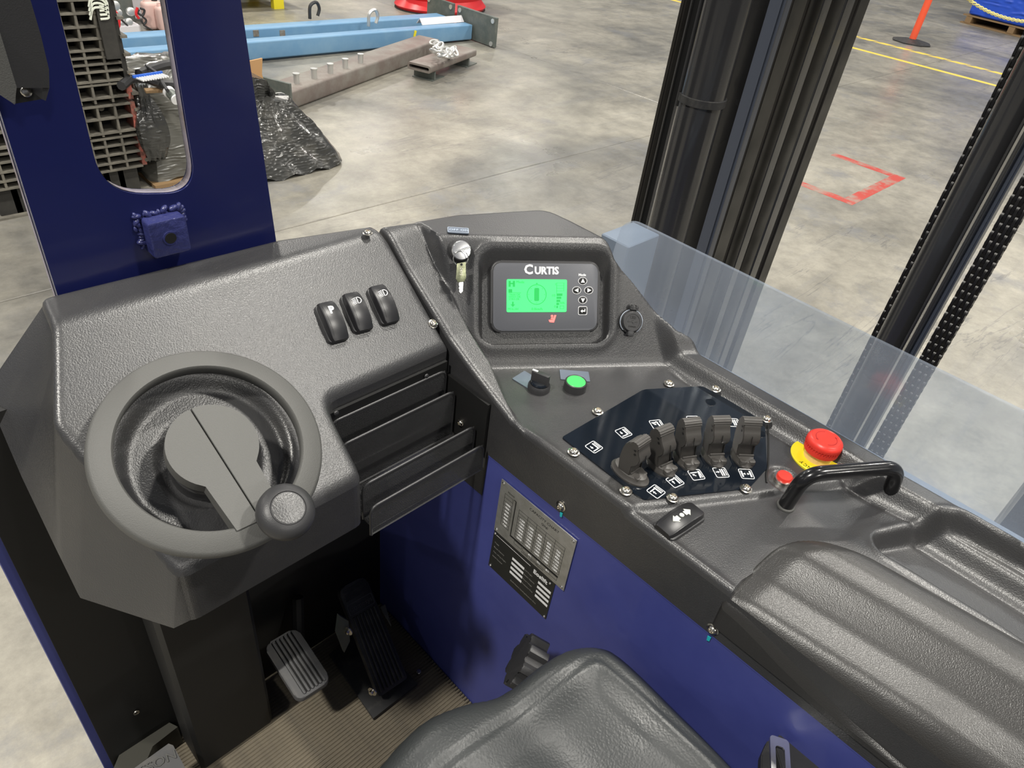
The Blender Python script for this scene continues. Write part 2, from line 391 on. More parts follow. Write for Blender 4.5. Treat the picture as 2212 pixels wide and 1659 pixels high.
def sheet(outline, hf, step, roll, skirts, flat_edges=(), lean=None, cuts=()):
    """moulded sheet: height hf(x,y) over a plan outline, rounded over at the rim and carried down as a skirt.
    skirts: function (x,y)->bottom z ; flat_edges: pairs of points whose edge has no round-over"""
    bm = NB(); f = bm.faces.new([bm.verts.new((x, y, 0)) for x, y in outline])
    xs = [p[0] for p in outline]; ys = [p[1] for p in outline]
    for ax, lo, hi in ((0, min(xs), max(xs)), (1, min(ys), max(ys))):
        v = lo + step * .5
        while v < hi:
            co = [0, 0, 0]; no = [0, 0, 0]; co[ax] = v; no[ax] = 1
            bmesh.ops.bisect_plane(bm, geom=bm.verts[:] + bm.edges[:] + bm.faces[:], plane_co=co, plane_no=no, dist=1e-7)
            v += step
    for (px, py), (qx, qy) in cuts:
        L_ = math.hypot(qx - px, qy - py); fs = [f for f in bm.faces if seg_d(f, px, py, qx, qy) < .008]
        es = {e for f in fs for e in f.edges}; vs_ = {v for f in fs for v in f.verts}
        bmesh.ops.bisect_plane(bm, geom=list(vs_) + list(es) + fs, plane_co=(px, py, 0), plane_no=(-(qy - py) / L_, (qx - px) / L_, 0), dist=1e-6)
    bnd = [e for e in bm.edges if len(e.link_faces) == 1]
    P = np.array([v.co[:] for v in bm.verts]); X, Y = P[:, 0], P[:, 1]
    d = np.full(X.shape, 1e9); n = len(outline)
    for k in range(n):
        a, b = outline[k], outline[(k + 1) % n]
        if flat_edges and flat_edges(((a[0] + b[0]) / 2, (a[1] + b[1]) / 2)): continue
        d = np.minimum(d, seg_dist(X, Y, a, b))
    t = np.clip(roll - d, 0, roll)
    z = hf(X, Y) - (roll - np.sqrt(np.maximum(roll * roll - t * t, 0)))
    for v, zz in zip(bm.verts, z): v.co.z = zz
    r = bmesh.ops.extrude_edge_only(bm, edges=bnd)
    rim_ = [e for e in bnd if e.is_valid]
    nv = [v for v in r['geom'] if isinstance(v, bmesh.types.BMVert)]
    for v in nv:
        zb = skirts(v.co.x, v.co.y)
        v.co.z = min(zb, v.co.z - .0005)
        if lean: q = lean(v.co.x, v.co.y); v.co.x += q[0]; v.co.y += q[1]
    bmesh.ops.recalc_face_normals(bm, faces=bm.faces)
    up = sum(f.normal.z * f.calc_area() for f in bm.faces)
    if up < 0: bmesh.ops.reverse_faces(bm, faces=bm.faces)
    for f in bm.faces: f.smooth = True
    for e in bm.edges:
        if len(e.link_faces) == 2 and e.calc_face_angle(0) > math.radians(55): e.smooth = False
    for e in rim_: e.smooth = False
    me = bpy.data.meshes.new('sheet'); bm.to_mesh(me); bm.free(); return me

# ================================================================== warehouse floor
fl = bpy.data.objects.new('floor', None); COL.objects.link(fl); fl['kind'] = 'structure'
fl['label'] = 'polished concrete warehouse floor with stains and joints'; fl['category'] = 'floor'
bm = NB(); box(bm, (10, 8, GZ - .21), (70, 60, .38)); part('sub_base', bm, mat('joint_filler', (.12, .115, .10), .8), fl, smooth=0)
xe = [-25, -1.6, 5.3, 12.2, 45]; ye = [-22, -3.9, 2.905, 9.8, 38]
for i in range(4):
    for j in range(4):
        bm = NB(); x0, x1, y0, y1 = xe[i], xe[i + 1], ye[j], ye[j + 1]; g = .003
        box(bm, ((x0 + x1) / 2, (y0 + y1) / 2, GZ - .01), (x1 - x0 - 2 * g, y1 - y0 - 2 * g, .02), bev=.003)
        part('floor_slab', bm, CONC, fl, smooth=0)
def strip(bm, a, b, w, z=GZ + .0006):
    a = np.array(a[:2]); b = np.array(b[:2]); d = (b - a) / np.linalg.norm(b - a); n = np.array([-d[1], d[0]]) * w / 2
    prism(bm, [a - n, b - n, b + n, a + n], GZ + .0001, z)
# painted lines and tape on the floor
t = thing('floor_tape', 'worn red tape rectangle open on one side on the concrete floor', 'tape')
for a, b, w in (((4.72, 2.35), (4.72, 1.495), .085), ((4.68, 1.45), (5.60, 1.45), .085), ((5.56, 1.495), (5.56, 1.95), .085)):
    bm = NB(); strip(bm, a, b, w); part('tape_strip', bm, TAPER, t, smooth=0)
bm = NB(); strip(bm, (10.0, 8.5), (10.0, -6), .10)
tag(part('floor_line', bm, TAPEY, smooth=0), 'solid yellow line on the floor nearer the forklift', 'floor line')
t = thing('floor_line', 'yellow hatched line on the floor running under the orange post base', 'floor line')
for k in range(60):
    y = 8.4 - k * .24; bm = NB(); prism(bm, [(10.80, y), (10.92, y - .09), (10.92, y - .28), (10.80, y - .19)], GZ + .0001, GZ + .0007); part('tape_dash', bm, TAPEY, t, smooth=0)

# ================================================================== orange post, tarp pallet, chain
post = U(1968, 92, z=GZ)
t = thing('barrier_post', 'orange plastic chain post on a flat black base', 'post')
bm = NB(); cyl(bm, .045, 0, 1.1, 20, T(post[0], post[1], GZ + .03)); part('pole', bm, ORG, t)
bm = NB(); lathe(bm, [(.26, 0), (.26, .015), (.20, .03), (.06, .045), (.05, .05)], 8, T(post[0], post[1], GZ)); part('base', bm, RUB, t)
p0, p1 = U(2080, 50, z=GZ), U(2230, 88, z=GZ)
dx = p1 - p0; dx[2] = 0; dxn = dx / np.linalg.norm(dx); nn = np.array([dxn[1], -dxn[0], 0]); nn = nn if nn[0] > 0 else -nn
M = frame(p0 + np.array([0, 0, 0]), dxn, (0, 0, 1)); back = 1 if np.array([M[0][1], M[1][1]]) @ nn[:2] > 0 else -1
t = thing('wrapped_pallet', 'pallet load under a bright blue tarpaulin in the far right aisle', 'pallet')
for k in range(3):
    bm = NB(); box(bm, (.06 + k * .72, back * .6, .065), (.10, 1.2, .09), M); part('bearer', bm, WOOD, t, smooth=0)
for k in range(7):
    bm = NB(); box(bm, (.78, back * (.06 + k * .18), .125), (1.68, .11, .022), M); part('deck_board', bm, WOOD, t, smooth=0)
    bm = NB(); box(bm, (.78, back * (.06 + k * .18), .011), (1.68, .11, .02), M); part('bottom_board', bm, WOOD, t, smooth=0)
bm = NB(); box(bm, (.80, back * .6, .75), (1.62, 1.18, 1.22), M, bev=.05, seg=3); bmesh.ops.subdivide_edges(bm, edges=bm.edges[:], cuts=6, use_grid_fill=True)
for v in bm.verts: v.co += v.co.normalized() * 0 + Vector((math.sin(v.co.z * 17 + v.co.y * 5) * .012, math.cos(v.co.z * 13 + v.co.x * 9) * .012, 0))
part('tarp_cover', bm, TARP, t)
# hanging yellow plastic chain in front of the tarp
t = thing('barrier_chain', 'yellow plastic chain hanging in front of the blue tarp', 'chain')
ca, cb = U(2080, -12, x=12.4), U(2260, 48, x=12.4)
lb = NB(); path = [(.030 * math.cos(a) , .017 * math.sin(a), 0) for a in np.linspace(0, 2 * math.pi, 13)[:-1]]; tube(lb, path, .006, 6, closed=True); lm = mesh_of(lb)
n = 42
for k in range(n):
    s = k / (n - 1); p = ca * (1 - s) + cb * s; p = p + np.array([0, 0, -.10 * 4 * s * (1 - s)]); d = cb - ca + np.array([0, 0, -.4 * (1 - 2 * s)])
    M = frame(p, d, np.cross(d, [0, 0, 1]) if k % 2 else [0, 0, 1]); part('chain_link', lm, YCH, t, M=M)
# ================================================================== red barrier and yellow stand
p = U(985, 36, z=GZ)
t = thing('red_barrier', 'red ribbed plastic barrier behind the far end of the blue beams', 'barrier')
bm = NB(); prof = []
for k in range(25):
    z = k * .04; prof.append((.55 + .035 * math.sin(k * 1.6) - .12 * (k / 24.), z))
lathe(bm, prof, 40, T(p[0] + .12, p[1] + .40, GZ) @ S(1.0, .7, 1)); part('body', bm, REDP, t)
bm = NB(); lathe(bm, [(.575, .0), (.575, .012), (.55, .014)], 40, T(p[0] + .12, p[1] + .40, GZ) @ S(1.0, .7, 1)); part('base_band', bm, RUB, t)
p = U(600, 18, z=GZ)
t = thing('yellow_stand', 'yellow steel stand on short legs behind the blue beams', 'stand')
for a in (0, -.9):
    for c in (0, .5):
        bm = NB(); box(bm, (p[0] + a, p[1] + c, GZ + .06), (.11, .06, .12)); part('leg', bm, YELP, t, smooth=0)
bm = NB(); box(bm, (p[0] - .40, p[1] + .25, GZ + .25), (1.15, .62, .26), bev=.01); part('body', bm, YELP, t)
for k in range(4):
    bm = NB(); cyl(bm, .02, 0, .012, 12, frame((p[0] - .8 + k * .25, p[1] - .07, GZ + .22), (1, 0, 0), (0, -1, 0))); part('bolt_hole', bm, RUB, t)
# ================================================================== blue beams
def beam(name, label, yf, xl, xr, ztop, depth, hgt):
    t = thing(name, label, 'beam', group='blue steel beams')
    bm = NB(); box(bm, ((xl + xr) / 2, yf + depth / 2, ztop - hgt / 2), (xr - xl, depth, hgt), bev=.012, seg=3); part('tube', bm, BEAM, t)
    return t
zt = -1.452; zb = -1.585
b1 = beam('steel_beam', 'front light blue steel box beam with a grey bolted end plate', 5.53, -.6, 5.12, zt, .115, zt - zb)
zt2 = zt
b2 = beam('steel_beam', 'rear light blue steel box beam behind the front one', 5.90, -.6, 5.10, zt2, .15, zt - zb)
for bb, y0, y1, x, zc in ((b1, 5.24, 5.80, 5.16, 0), (b2, 5.86, 6.26, 5.16, 0)):
    h = zat(5.16, 5.24, 40) - GZ
    bm = NB(); box(bm, (x, (y0 + y1) / 2, GZ + h / 2 + .005), (.03, abs(y1 - y0), h), bev=.004); pl = part('end_plate', bm, PLATEM, bb, label='grey end plate')
    for sy in (.08, .92):
        for sz in (.12, .88):
            bm = NB(); cyl(bm, .022, 0, .006, 12, frame((x + .016, y0 + (y1 - y0) * sy, GZ + h * sz), (0, 1, 0), (1, 0, 0))); part('bolt_hole', bm, GALV, pl)
            bm = NB(); cyl(bm, .022, 0, .006, 12, frame((x - .016, y0 + (y1 - y0) * sy, GZ + h * sz), (0, 1, 0), (-1, 0, 0))); part('bolt_hole', bm, GALV, pl)
q0, q1 = U(898, 66, y=5.527), U(899, 93, y=5.527)
bm = NB(); tube(bm, [q0, (q0 + q1) / 2 + np.array([-.02, 0, 0]), q1], .012, 6); part('paint_mark', bm, YELP, b1, label='yellow paint mark')
c = U(318, 135, y=5.52); bm = NB(); box(bm, (c[0], 5.528, -1.53), (.28, .006, .11), bev=.002); part('bare_patch', bm, BEAMW, b1, label='bare scorched patch')
for px in (553, 610):
    c = U(px, 72, y=5.90); bm = NB(); box(bm, (c[0], 5.899, c[2]), (.05, .006, .05), bev=.002); part('rust_patch', bm, BEAMW, b2)
# support timbers under the beams
for x in ():
    bm = NB(); box(bm, (x, 6.1, (zb + GZ) / 2), (.12, 1.4, zb - GZ - .002)); tag(part('bearer_block', bm, TUBEM, smooth=0), ('left' if x < 2 else 'right') + ' steel bearer lying under the blue beams', 'block')
# white angle lying on front beam
a, b = U(906, 52, z=zt), U(996, 45, z=zt)
M = frame((a + b) / 2, b - a, (0, 0, 1)); ln = np.linalg.norm(b - a)
bm = NB()
prism(bm, [(-.045, 0), (0, .050), (.045, 0), (.037, 0), (0, .042), (-.037, 0)], -ln / 2, ln / 2, M @ R(math.pi / 2, 'Z') @ R(math.pi / 2, 'X'))
tag(part('angle_profile', bm, WHP, smooth=0), 'short white steel angle lying on the front blue beam', 'steel angle')
for k, px, py in ((0, 806, 56), (1, 680, 40)):
    c = U(px, py, z=zt if k == 0 else zt2)
    bm = NB(); pts = smoothpath([c + np.array(q) for q in ((-.05, 0, .0), (-.04, 0, .10), (.02, 0, .13), (.05, 0, .08), (.03, 0, .02))]); tube(bm, pts, .014, 6)
    tag(part('wire_loop', bm, CABLE if k else GALV), ('bent black wire end sticking up above the rear beam', 'white capped wire loop on the front blue beam')[1 - k], 'wire')
# ================================================================== raw steel tube with studs
A, B = U(620, 243, z=GZ), U(950, 117, z=GZ); zt3 = zat(A[0], A[1], 201)
d = (B - A) / np.linalg.norm(B - A); ln = np.linalg.norm(B - A); M = frame(A, d, (0, 0, 1)); hh = zt3 - GZ
t = thing('steel_tube', 'brown raw steel box tube with a row of short studs on top', 'steel tube')
bm = NB(); box(bm, (ln / 2, .11, hh / 2), (ln, .22, hh), M, bev=.02, seg=3); part('tube', bm, TUBEM, t)
bm = NB(); box(bm, (-.03, .10, hh / 2 + .05), (.018, .34, hh + .06), M, bev=.003); part('end_plate', bm, PLATEM, t)
for px, py in ((641, 180), (679, 169), (714, 158), (746, 147), (779, 136)):
    c = U(px, py, z=zt3); bm = NB(); cyl(bm, .020, 0, .062, 14, T(c[0], c[1], zt3)); cyl(bm, .024, .058, .066, 14, T(c[0], c[1], zt3)); part('stud', bm, GALV, t)
c = U(604, 238, z=GZ + .12); bm = NB(); tube(bm, [c + np.array([.07 * math.cos(a), 0.02 * math.cos(a), .085 * math.sin(a)]) for a in np.linspace(0, 2 * math.pi, 25)[:-1]], .022, 10, closed=True)
part('lifting_ring', bm, GALV, t, label='pale lifting ring')
# welded fork pocket
g0, g1, g2 = U(880, 148, z=GZ + .07), U(918, 163, z=GZ + .07), U(1019, 124, z=GZ + .07)
w = np.linalg.norm(g1 - g0); ln2 = np.linalg.norm(g2 - g1); M = frame(g0, g2 - g1, (0, 0, 1))
hz = zat(g1[0], g1[1], 147) - g1[2]
t = thing('fork_pocket', 'flat steel fork pocket with a dark open end beside the raw tube', 'fork pocket')
sg = -1 if (np.array([M[0][1], M[1][1]]) @ (g1 - g0)[:2]) < 0 else 1
o_ = rrect(w, hz, .015, 3, sg * w / 2, hz / 2); i_ = rrect(w - .03, hz - .03, .01, 3, sg * w / 2, hz / 2)
bm = NB(); ring_prism(bm, o_, i_, 0, ln2, M @ Matrix(((0, 0, 1, 0), (1, 0, 0, 0), (0, 1, 0, 0), (0, 0, 0, 1)))); part('pocket_tube', bm, TUBEM, t)
for s in (.12, .86):
    bm = NB(); box(bm, (ln2 * s, sg * w / 2, -.036), (.02, w * .9, .066), M); part('foot_plate', bm, PLATEM, t, smooth=0)
    bm = NB(); box(bm, (ln2 * s + .06, sg * w * .5, -.066), (.2, w * .9, .006), M); part('foot_base', bm, PLATEM, t, smooth=0)
# little heap of galvanised chain
t = thing('chain_heap', 'small heap of galvanised chain on the fork pocket', 'chain')
lb = NB(); tube(lb, [(.042 * math.cos(a), .024 * math.sin(a), 0) for a in np.linspace(0, 2 * math.pi, 13)[:-1]], .010, 6, closed=True); lm = mesh_of(lb)
zc = g0[2] + hz
pc = [(938, 92), (944, 94), (950, 99), (945, 107), (940, 112), (948, 114), (956, 111), (962, 108), (958, 116), (966, 117), (970, 110), (976, 114), (972, 121), (964, 122), (955, 119), (978, 107), (983, 113)]
for k, (px, py) in enumerate(pc):
    c = U(px, py, z=zc + .03 + .02 * (k % 3)); M = T(*c) @ R(random.uniform(0, 6), 'Z') @ R(random.uniform(-.9, .9), 'X') @ R(random.uniform(-.5, .5), 'Y'); part('chain_link', lm, GALV, t, M=M)
# ================================================================== pump set and cans seen through the pillar slot
t = thing('pump_set', 'white machine cabinet with hoses and gauges behind the beams', 'machine')
c = U(300, 20, y=7.0)
bm = NB(); box(bm, (c[0] + .05, 7.15, GZ + .50), (.75, .30, 1.0), bev=.02); part('cabinet', bm, WHP, t)
c = U(262, 40, y=6.85); bm = NB(); box(bm, (c[0] - .02, 6.88, GZ + .22), (.24, .18, .44), bev=.02); part('motor_block', bm, PLATEM, t)
bm = NB(); box(bm, (2.25, 6.72, GZ + .035), (.34, .26, .07), bev=.015); part('tray', bm, WHP, t)
for (px, py, r) in ((248, 12, .035), (255, 27, .028), (282, 25, .032), (278, 47, .028), (262, 50, .02), (290, 60, .03)):
    q = U(px, py, y=6.62); bm = NB(); cyl(bm, r, -.02, .02, 16, frame(q, (1, 0, 0), (0, -1, .2)), bev=.005); part('gauge', bm, GALV, t)
for pts, r, m in (([(244, 20), (252, 30), (257, 45), (255, 66)], .013, REDP), ([(243, 24), (250, 28), (260, 38)], .010, REDP), ([(256, 36), (270, 50), (285, 66)], .007, CABLE), ([(303, 18), (312, 22), (308, 33), (298, 28), (300, 20)], .009, CABLE), ([(308, 36), (316, 44), (311, 52), (304, 44)], .008, CABLE), ([(297, 16), (294, 30), (300, 40)], .011, REDP), ([(310, 54), (320, 60), (330, 65)], .007, CABLE)):
    bm = NB(); tube(bm, smoothpath([U(a, b, y=6.60) for a, b in pts], 5), r, 7); part('hose', bm, m, t)
for k, (px, py, s) in enumerate(((336, 62, .66), (350, 68, .60))):
    c = U(px, py, z=GZ); M = T(c[0] + .05 * k, c[1], GZ)
    t = thing('fuel_can', ('faded pink plastic can beside the white cabinet', 'second faded pink can in front of the first')[k], 'can')
    bm = NB(); box(bm, (0, 0, .16 * s), (.24 * s, .17 * s, .32 * s), M, bev=.03, seg=3); part('body', bm, PINK, t)
    bm = NB(); cyl(bm, .035 * s, .30 * s, .37 * s, 14, M @ T(.03, 0, 0)); part('cap', bm, CABLE, t)
    bm = NB(); tube(bm, [(-.09 * s, 0, .30 * s), (-.08 * s, 0, .355 * s), (-.02 * s, 0, .355 * s)], .012 * s, 8, M=M); part('handle', bm, PINK, t)
# ================================================================== stack of black grating crates
YC = 3.6
secs = [(-.02, [98, 210, 310, 403, 463, 520, 582, 662]), (0, [690, 800, 845]), (0, [868, 975, 1095, 1122]), (0, [1140, 1205, 1280, 1350, 1410, 1490])]
def zrow(yz): return U(120 + 330 / 3.77, yz / 3.77, y=YC)[2]
cols = [U(120 + a / 3.77, b / 3.77, y=YC)[0] for a, b in ((0, 0), (130, 0), (290, 0), (455, 100))]
cw = cols[2] - cols[1]; allc = [cols[3], cols[2], cols[1], cols[0]] + [cols[0] - cw * k for k in range(1, 7)]; xl, xr = allc[-1], allc[0]
bounds = [(zrow(-700), zrow(676)), (zrow(678), zrow(856)), (zrow(858), zrow(1131)), (zrow(1133), GZ + .13)]
rows = [[zrow(v) for v in (-600, -500, -400, -300, -200, -110, -10, 98, 210, 310, 403, 463, 520, 582, 662)], [zrow(v) for v in (690, 800, 845)], [zrow(v) for v in (868, 975, 1095, 1122)], [zrow(v) for v in (1140, 1205, 1280, 1350, 1410, 1470)]]
nm = ['top black plastic grating crate of the tall stack', 'shallow second crate from the top in the black grating stack', 'third black grating crate with two pins, above the lowest', 'lowest black grating crate standing on the pallet base']
for k in range(4):
    z1, z0 = bounds[k]; t = thing('grating_crate', nm[k], 'crate', group='black grating crates in the tall stack')
    bm = NB(); box(bm, ((xl + xr) / 2, YC + .55, (z0 + z1) / 2), (xr - xl - .004, .9, z1 - z0 - .004)); part('shell', bm, CRATE, t, smooth=0)
    for r_ in rows[k]:
        if not z0 + .006 < r_ < z1 + .004: continue
        bm = NB(); box(bm, ((xl + xr) / 2, YC + .05, r_ - .004), (xr - xl, .10, .008)); part('rib', bm, RIBM, t, smooth=0)
    for ci, x in enumerate(allc[1:]):
        bm = NB(); box(bm, (x, YC + .048, (z0 + z1) / 2), (.010, .092, z1 - z0 - .006)); part('rib', bm, RIBM, t, smooth=0)
    bm = NB(); box(bm, (xr + .012, YC + .40, (z0 + z1) / 2), (.022, .78, z1 - z0 - .01)); part('edge_strip', bm, REDE if k else CRATE, t, smooth=0, label='faded red edge strip' if k else None)
    zz = z0 + .03
    while zz < z1 - .02:
        bm = NB(); box(bm, (xr + .03, YC + .36, zz), (.03, .72, .012)); part('side_rib', bm, RIBM, t, smooth=0); zz += .075
    if k == 2:
        for yz in (890, 1075):
            c = U(120 + 385 / 3.77, yz / 3.77, y=YC + .02); bm = NB(); cyl(bm, .014, 0, .06, 12, frame((c[0], YC + .10, c[2]), (1, 0, 0), (0, -1, 0))); part('pin', bm, RIBM, t)
    if k == 0:
        a, b = U(120 + 300 / 3.77, 0, y=YC), U(120 + 480 / 3.77, 470 / 3.77, y=YC)
        bm = NB(); box(bm, ((cols[2] + xr) / 2, YC - .012, (b[2] + z1) / 2), (xr - cols[2] - .01, .016, z1 - b[2])); lp = part('cover_panel', bm, CRATE, t, smooth=0)
        for q, yy in enumerate((10, 45, 80, 115)):
            c = U(120 + (345 + q * 4) / 3.77, yy / 3.77, y=YC - .022); bm = NB()
            tube(bm, smoothpath([c + np.array(v) for v in ((-.04, 0, -.02), (-.02, 0, .022), (.02, 0, .02), (.035, 0, -.015), (.0, 0, -.02))], 4), .005, 5); part('chalk_mark', bm, WHITEE, lp, label='pale green marker scrawl')
t = thing('crate_base', 'dark slatted base under the grating crate stack', 'pallet')
for k in range(9):
    bm = NB(); box(bm, (xl + .07 + k * (xr - xl - .14) / 8, YC + .5, GZ + .065), (.09, .95, .12)); part('block', bm, CRATE, t, smooth=0)
bm = NB(); box(bm, ((xl + xr) / 2, YC + .5, GZ + .005), (xr - xl + .04, 1.0, .01)); part('bottom_sheet', bm, RIBM, t, smooth=0)
# ================================================================== film-wrapped bundle
def lump(x0, x1, y0, y1, z0, prof, seed, n=70, m=44):
    bm = NB(); rs = np.random.RandomState(seed); ph = rs.rand(8) * 6
    grid = []
    for j in range(m + 1):
        v = j / m; row = []
        for i in range(n):
            a = 2 * math.pi * i / n; ca, sa = math.cos(a), math.sin(a)
            e = 1.0 / max(abs(ca) ** 1.0, abs(sa) ** 1.0) ** .72
            hf, rf = prof(v, a)
            wob = 1 + .035 * math.sin(3 * a + ph[0] + v * 5) + .02 * math.sin(9 * a + ph[1] + v * 13) + .012 * math.sin(23 * a + 17 * v + ph[2])
            row.append(bm.verts.new(((x0 + x1) / 2 + (x1 - x0) / 2 * ca * e * rf * wob, (y0 + y1) / 2 + (y1 - y0) / 2 * sa * e * rf * wob, z0 + hf + .012 * math.sin(14 * a + v * 9))))
        grid.append(row)
    for j in range(m):
        for i in range(n): bm.faces.new((grid[j][i], grid[j][(i + 1) % n], grid[j + 1][(i + 1) % n], grid[j + 1][i]))
    bm.faces.new(grid[-1]); bm.faces.new(grid[0][::-1]); return bm
t = thing('wrapped_bundle', 'bulky bundle in crumpled black stretch film behind the crate stack', 'bundle')
def pf(v, a):
    return (.47 * v ** .9, (1.02 - .20 * v ** 1.5) if v < .92 else .82 - (v - .92) * 8)
bm = lump(1.25, 1.96, 3.63, 4.35, GZ + .02, pf, 3); part('film_body', bm, FILMG, t)
# flared tail of film at lower right
def pf2(v, a): return (.34 * v, 1.0 - .75 * v)
bm = lump(1.62, 2.30, 3.42, 3.86, GZ + .012, pf2, 5, 60, 20); part('film_tail', bm, FILM, t)
bm = NB(); q = [U(*p_, y=3.7) for p_ in ((540, 168), (575, 172), (590, 200), (600, 235), (612, 265), (640, 300), (600, 320), (565, 330))]
hexa(bm, q, [p_ + np.array([0, .25, 0]) for p_ in q]); bmesh.ops.triangulate(bm, faces=bm.faces[:]); bmesh.ops.subdivide_edges(bm, edges=bm.edges[:], cuts=5)
for v in bm.verts: v.co += Vector((math.sin(v.co.z * 60) * .008, math.sin(v.co.x * 55 + v.co.z * 40) * .02, 0))
part('film_sleeve', bm, FILM, t)
bm = lump(1.21, 1.36, 3.56, 3.72, GZ + .16, lambda v, a: (.34 * v, .35 + .65 * math.sin(math.pi * min(1, v * 1.0 + .15)) ), 9, 40, 20); part('film_knot', bm, FILM, t)
bm = NB(); box(bm, (1.62, 3.98, GZ + .010), (.74, .74, .018)); part('pallet_board', bm, WOOD, t, smooth=0)
ztb = GZ + .50
bm = NB(); q = [U(*p_, y=3.95) for p_ in ((540, 132), (567, 126), (566, 160), (570, 175), (540, 190))]; hexa(bm, q, [p_ + np.array([0, .012, 0]) for p_ in q]); tag(part('cardboard_flap', bm, CARD, smooth=0), 'torn cardboard flap standing behind the film bundle right of the pillar', 'cardboard')
bm = NB(); q = [U(*p_, y=3.75) for p_ in ((266, 148), (282, 156), (281, 182), (270, 182))]; hexa(bm, q, [p_ + np.array([0, .012, 0]) for p_ in q]); tag(part('cardboard_flap', bm, CARD, smooth=0), 'cardboard flap beside the crate stack in the pillar opening', 'cardboard')
bm = NB(); a, b = U(318, 196, z=ztb), U(392, 192, z=ztb); box(bm, (0, 0, 0), (np.linalg.norm(b - a) + .02, .04, .014), frame((a + b) / 2 + np.array([0, 0, .0]), b - a, (0, 0, 1)), bev=.002); tag(part('wood_strip', bm, WOOD), 'brown wooden strip lying on the film bundle', 'timber')
for k, (pts, r, lab) in enumerate((([(262, 186), (285, 170), (320, 172), (350, 182), (400, 184)], .020, 'thick black cable across the film bundle'), ([(300, 160), (330, 148), (360, 140), (400, 138)], .022, 'thick black cable behind the blue comb strip'), ([(316, 142), (340, 160), (352, 180), (362, 196)], .008, 'thin black lead ending in a plug'))):
    bm = NB(); tube(bm, smoothpath([U(a, b, z=ztb + .03 + .02 * k) for a, b in pts], 6), r, 8); tag(part('cable', bm, CABLE), lab, 'cable')
t = thing('cable_plug', 'grey connector plug with a white collar on the thin lead', 'plug')
a, b = U(362, 196, z=ztb + .05), U(382, 216, z=ztb + .03); M = frame(a, np.cross(b - a, [0, 0, 1]), b - a); ln = np.linalg.norm(b - a)
bm = NB(); cyl(bm, .026, 0, ln * .3, 16, M, bev=.006); part('collar', bm, WHITE, t)
bm = NB(); cyl(bm, .021, ln * .3, ln * .9, 16, M); part('body', bm, PLATEM, t)
bm = NB(); cyl(bm, .023, ln * .9, ln, 16, M); part('rim', bm, WHITE, t)
t = thing('comb_strip', 'blue strip with white comb teeth lying on the cables', 'strip')
a, b = U(287, 166, z=ztb + .09), U(350, 156, z=ztb + .09); M = frame(a, b - a, (0, 0, 1)); ln = np.linalg.norm(b - a)
bm = NB(); box(bm, (ln / 2, 0, 0), (ln, .010, .010), M); part('spine', bm, BLUPL, t, smooth=0)
for k in range(11):
    bm = NB(); box(bm, (ln * (.1 + .085 * k), -.028, -.006), (.006, .055, .006), M); part('tooth', bm, WHITE, t, smooth=0)
# ================================================================== cab: blue pillar plate
def plate_hole(outer, inner, tform, thick):
    bm = NB(); loops = []
    for L_ in (outer, inner):
        vs = [bm.verts.new((x, z, 0)) for x, z in L_]; loops.append(vs)
        for k in range(len(vs)): bm.edges.new((vs[k], vs[(k + 1) % len(vs)]))
    bmesh.ops.triangle_fill(bm, use_beauty=True, use_dissolve=False, edges=bm.edges[:])
    r = bmesh.ops.extrude_face_region(bm, geom=bm.faces[:]); vs = [v for v in r['geom'] if isinstance(v, bmesh.types.BMVert)]
    bmesh.ops.translate(bm, vec=(0, 0, thick), verts=vs); bmesh.ops.transform(bm, matrix=tform, verts=bm.verts); return bm
XZ = Matrix(((1, 0, 0, 0), (0, 0, 1, 0), (0, 1, 0, 0), (0, 0, 0, 1)))
YP = .742
def pz(px, py): q = U(px, py, y=YP); return (q[0], q[2])
outer = [pz(122, 632), pz(600, 518), pz(520, 0)]
xr0 = outer[2][0]; outer += [(xr0 - .01, .25), (.128, .25), (.134, -.10), pz(0, 240), pz(62, 440)]
outer[0] = (outer[0][0], -.47); outer[1] = (outer[1][0], -.47)
inner = fillet([pz(130, 0)[:1] + (.18,), (.300, .18), pz(360, 0), (pz(408, 300)[0], pz(413, 421)[1]), (pz(168, 190)[0] - .001, pz(222, 421)[1])], [.02, .02, 0, .037, .040], 10)
t = thing('cab_pillar', 'dark blue painted steel cab pillar with a rounded slot', 'pillar')
part('plate', plate_hole(outer, inner, T(0, YP, 0) @ XZ, .016), BLUEP, t, smooth=30)
def rim(path, w, off, name, lab):
    bm = NB()
    for k in range(len(path) - 1):
        a, b = path[k], path[k + 1]
        quadpoly(bm, [(a[0], YP + off, a[1]), (b[0], YP + off, b[1]), (b[0], YP + off + w, b[1]), (a[0], YP + off + w, a[1])])
    return part(name, bm, PALEE, t, label=lab)
cxi, czi = .255, -.25
def shrink(p, e=.0006): return (p[0] + (cxi - p[0]) / abs(cxi - p[0] + 1e-9) * e if abs(cxi - p[0]) > .02 else p[0], p[1] + (e if p[1] < -.30 else 0))
path = [shrink(p) for p in inner if p[1] < .1]
rim(path, .010, .003, 'slot_edge', 'pale mottled edge of the slot')
rim([(outer[4 + k][0] - .0006, outer[4 + k][1]) for k in (1, 2, 3)] + [(outer[0][0] - .0006, outer[0][1])], .006, .008, 'outer_edge', 'pale mottled outer edge')
c = U(350, 498, y=YP)
bm = NB(); prism(bm, rrect(.040, .040, .003, 3), 0, .020, frame((c[0], YP, c[2]), (1, 0, 0), (0, -1, 0)), bev=.0015); nb = part('welded_nut', bm, BLUEW, t, label='square welded nut with a threaded hole')
bm = NB(); cyl(bm, .0078, .0202, .0212, 20, frame((c[0], YP, c[2]), (1, 0, 0), (0, -1, 0))); part('hole_rim', bm, BLUEW, nb)
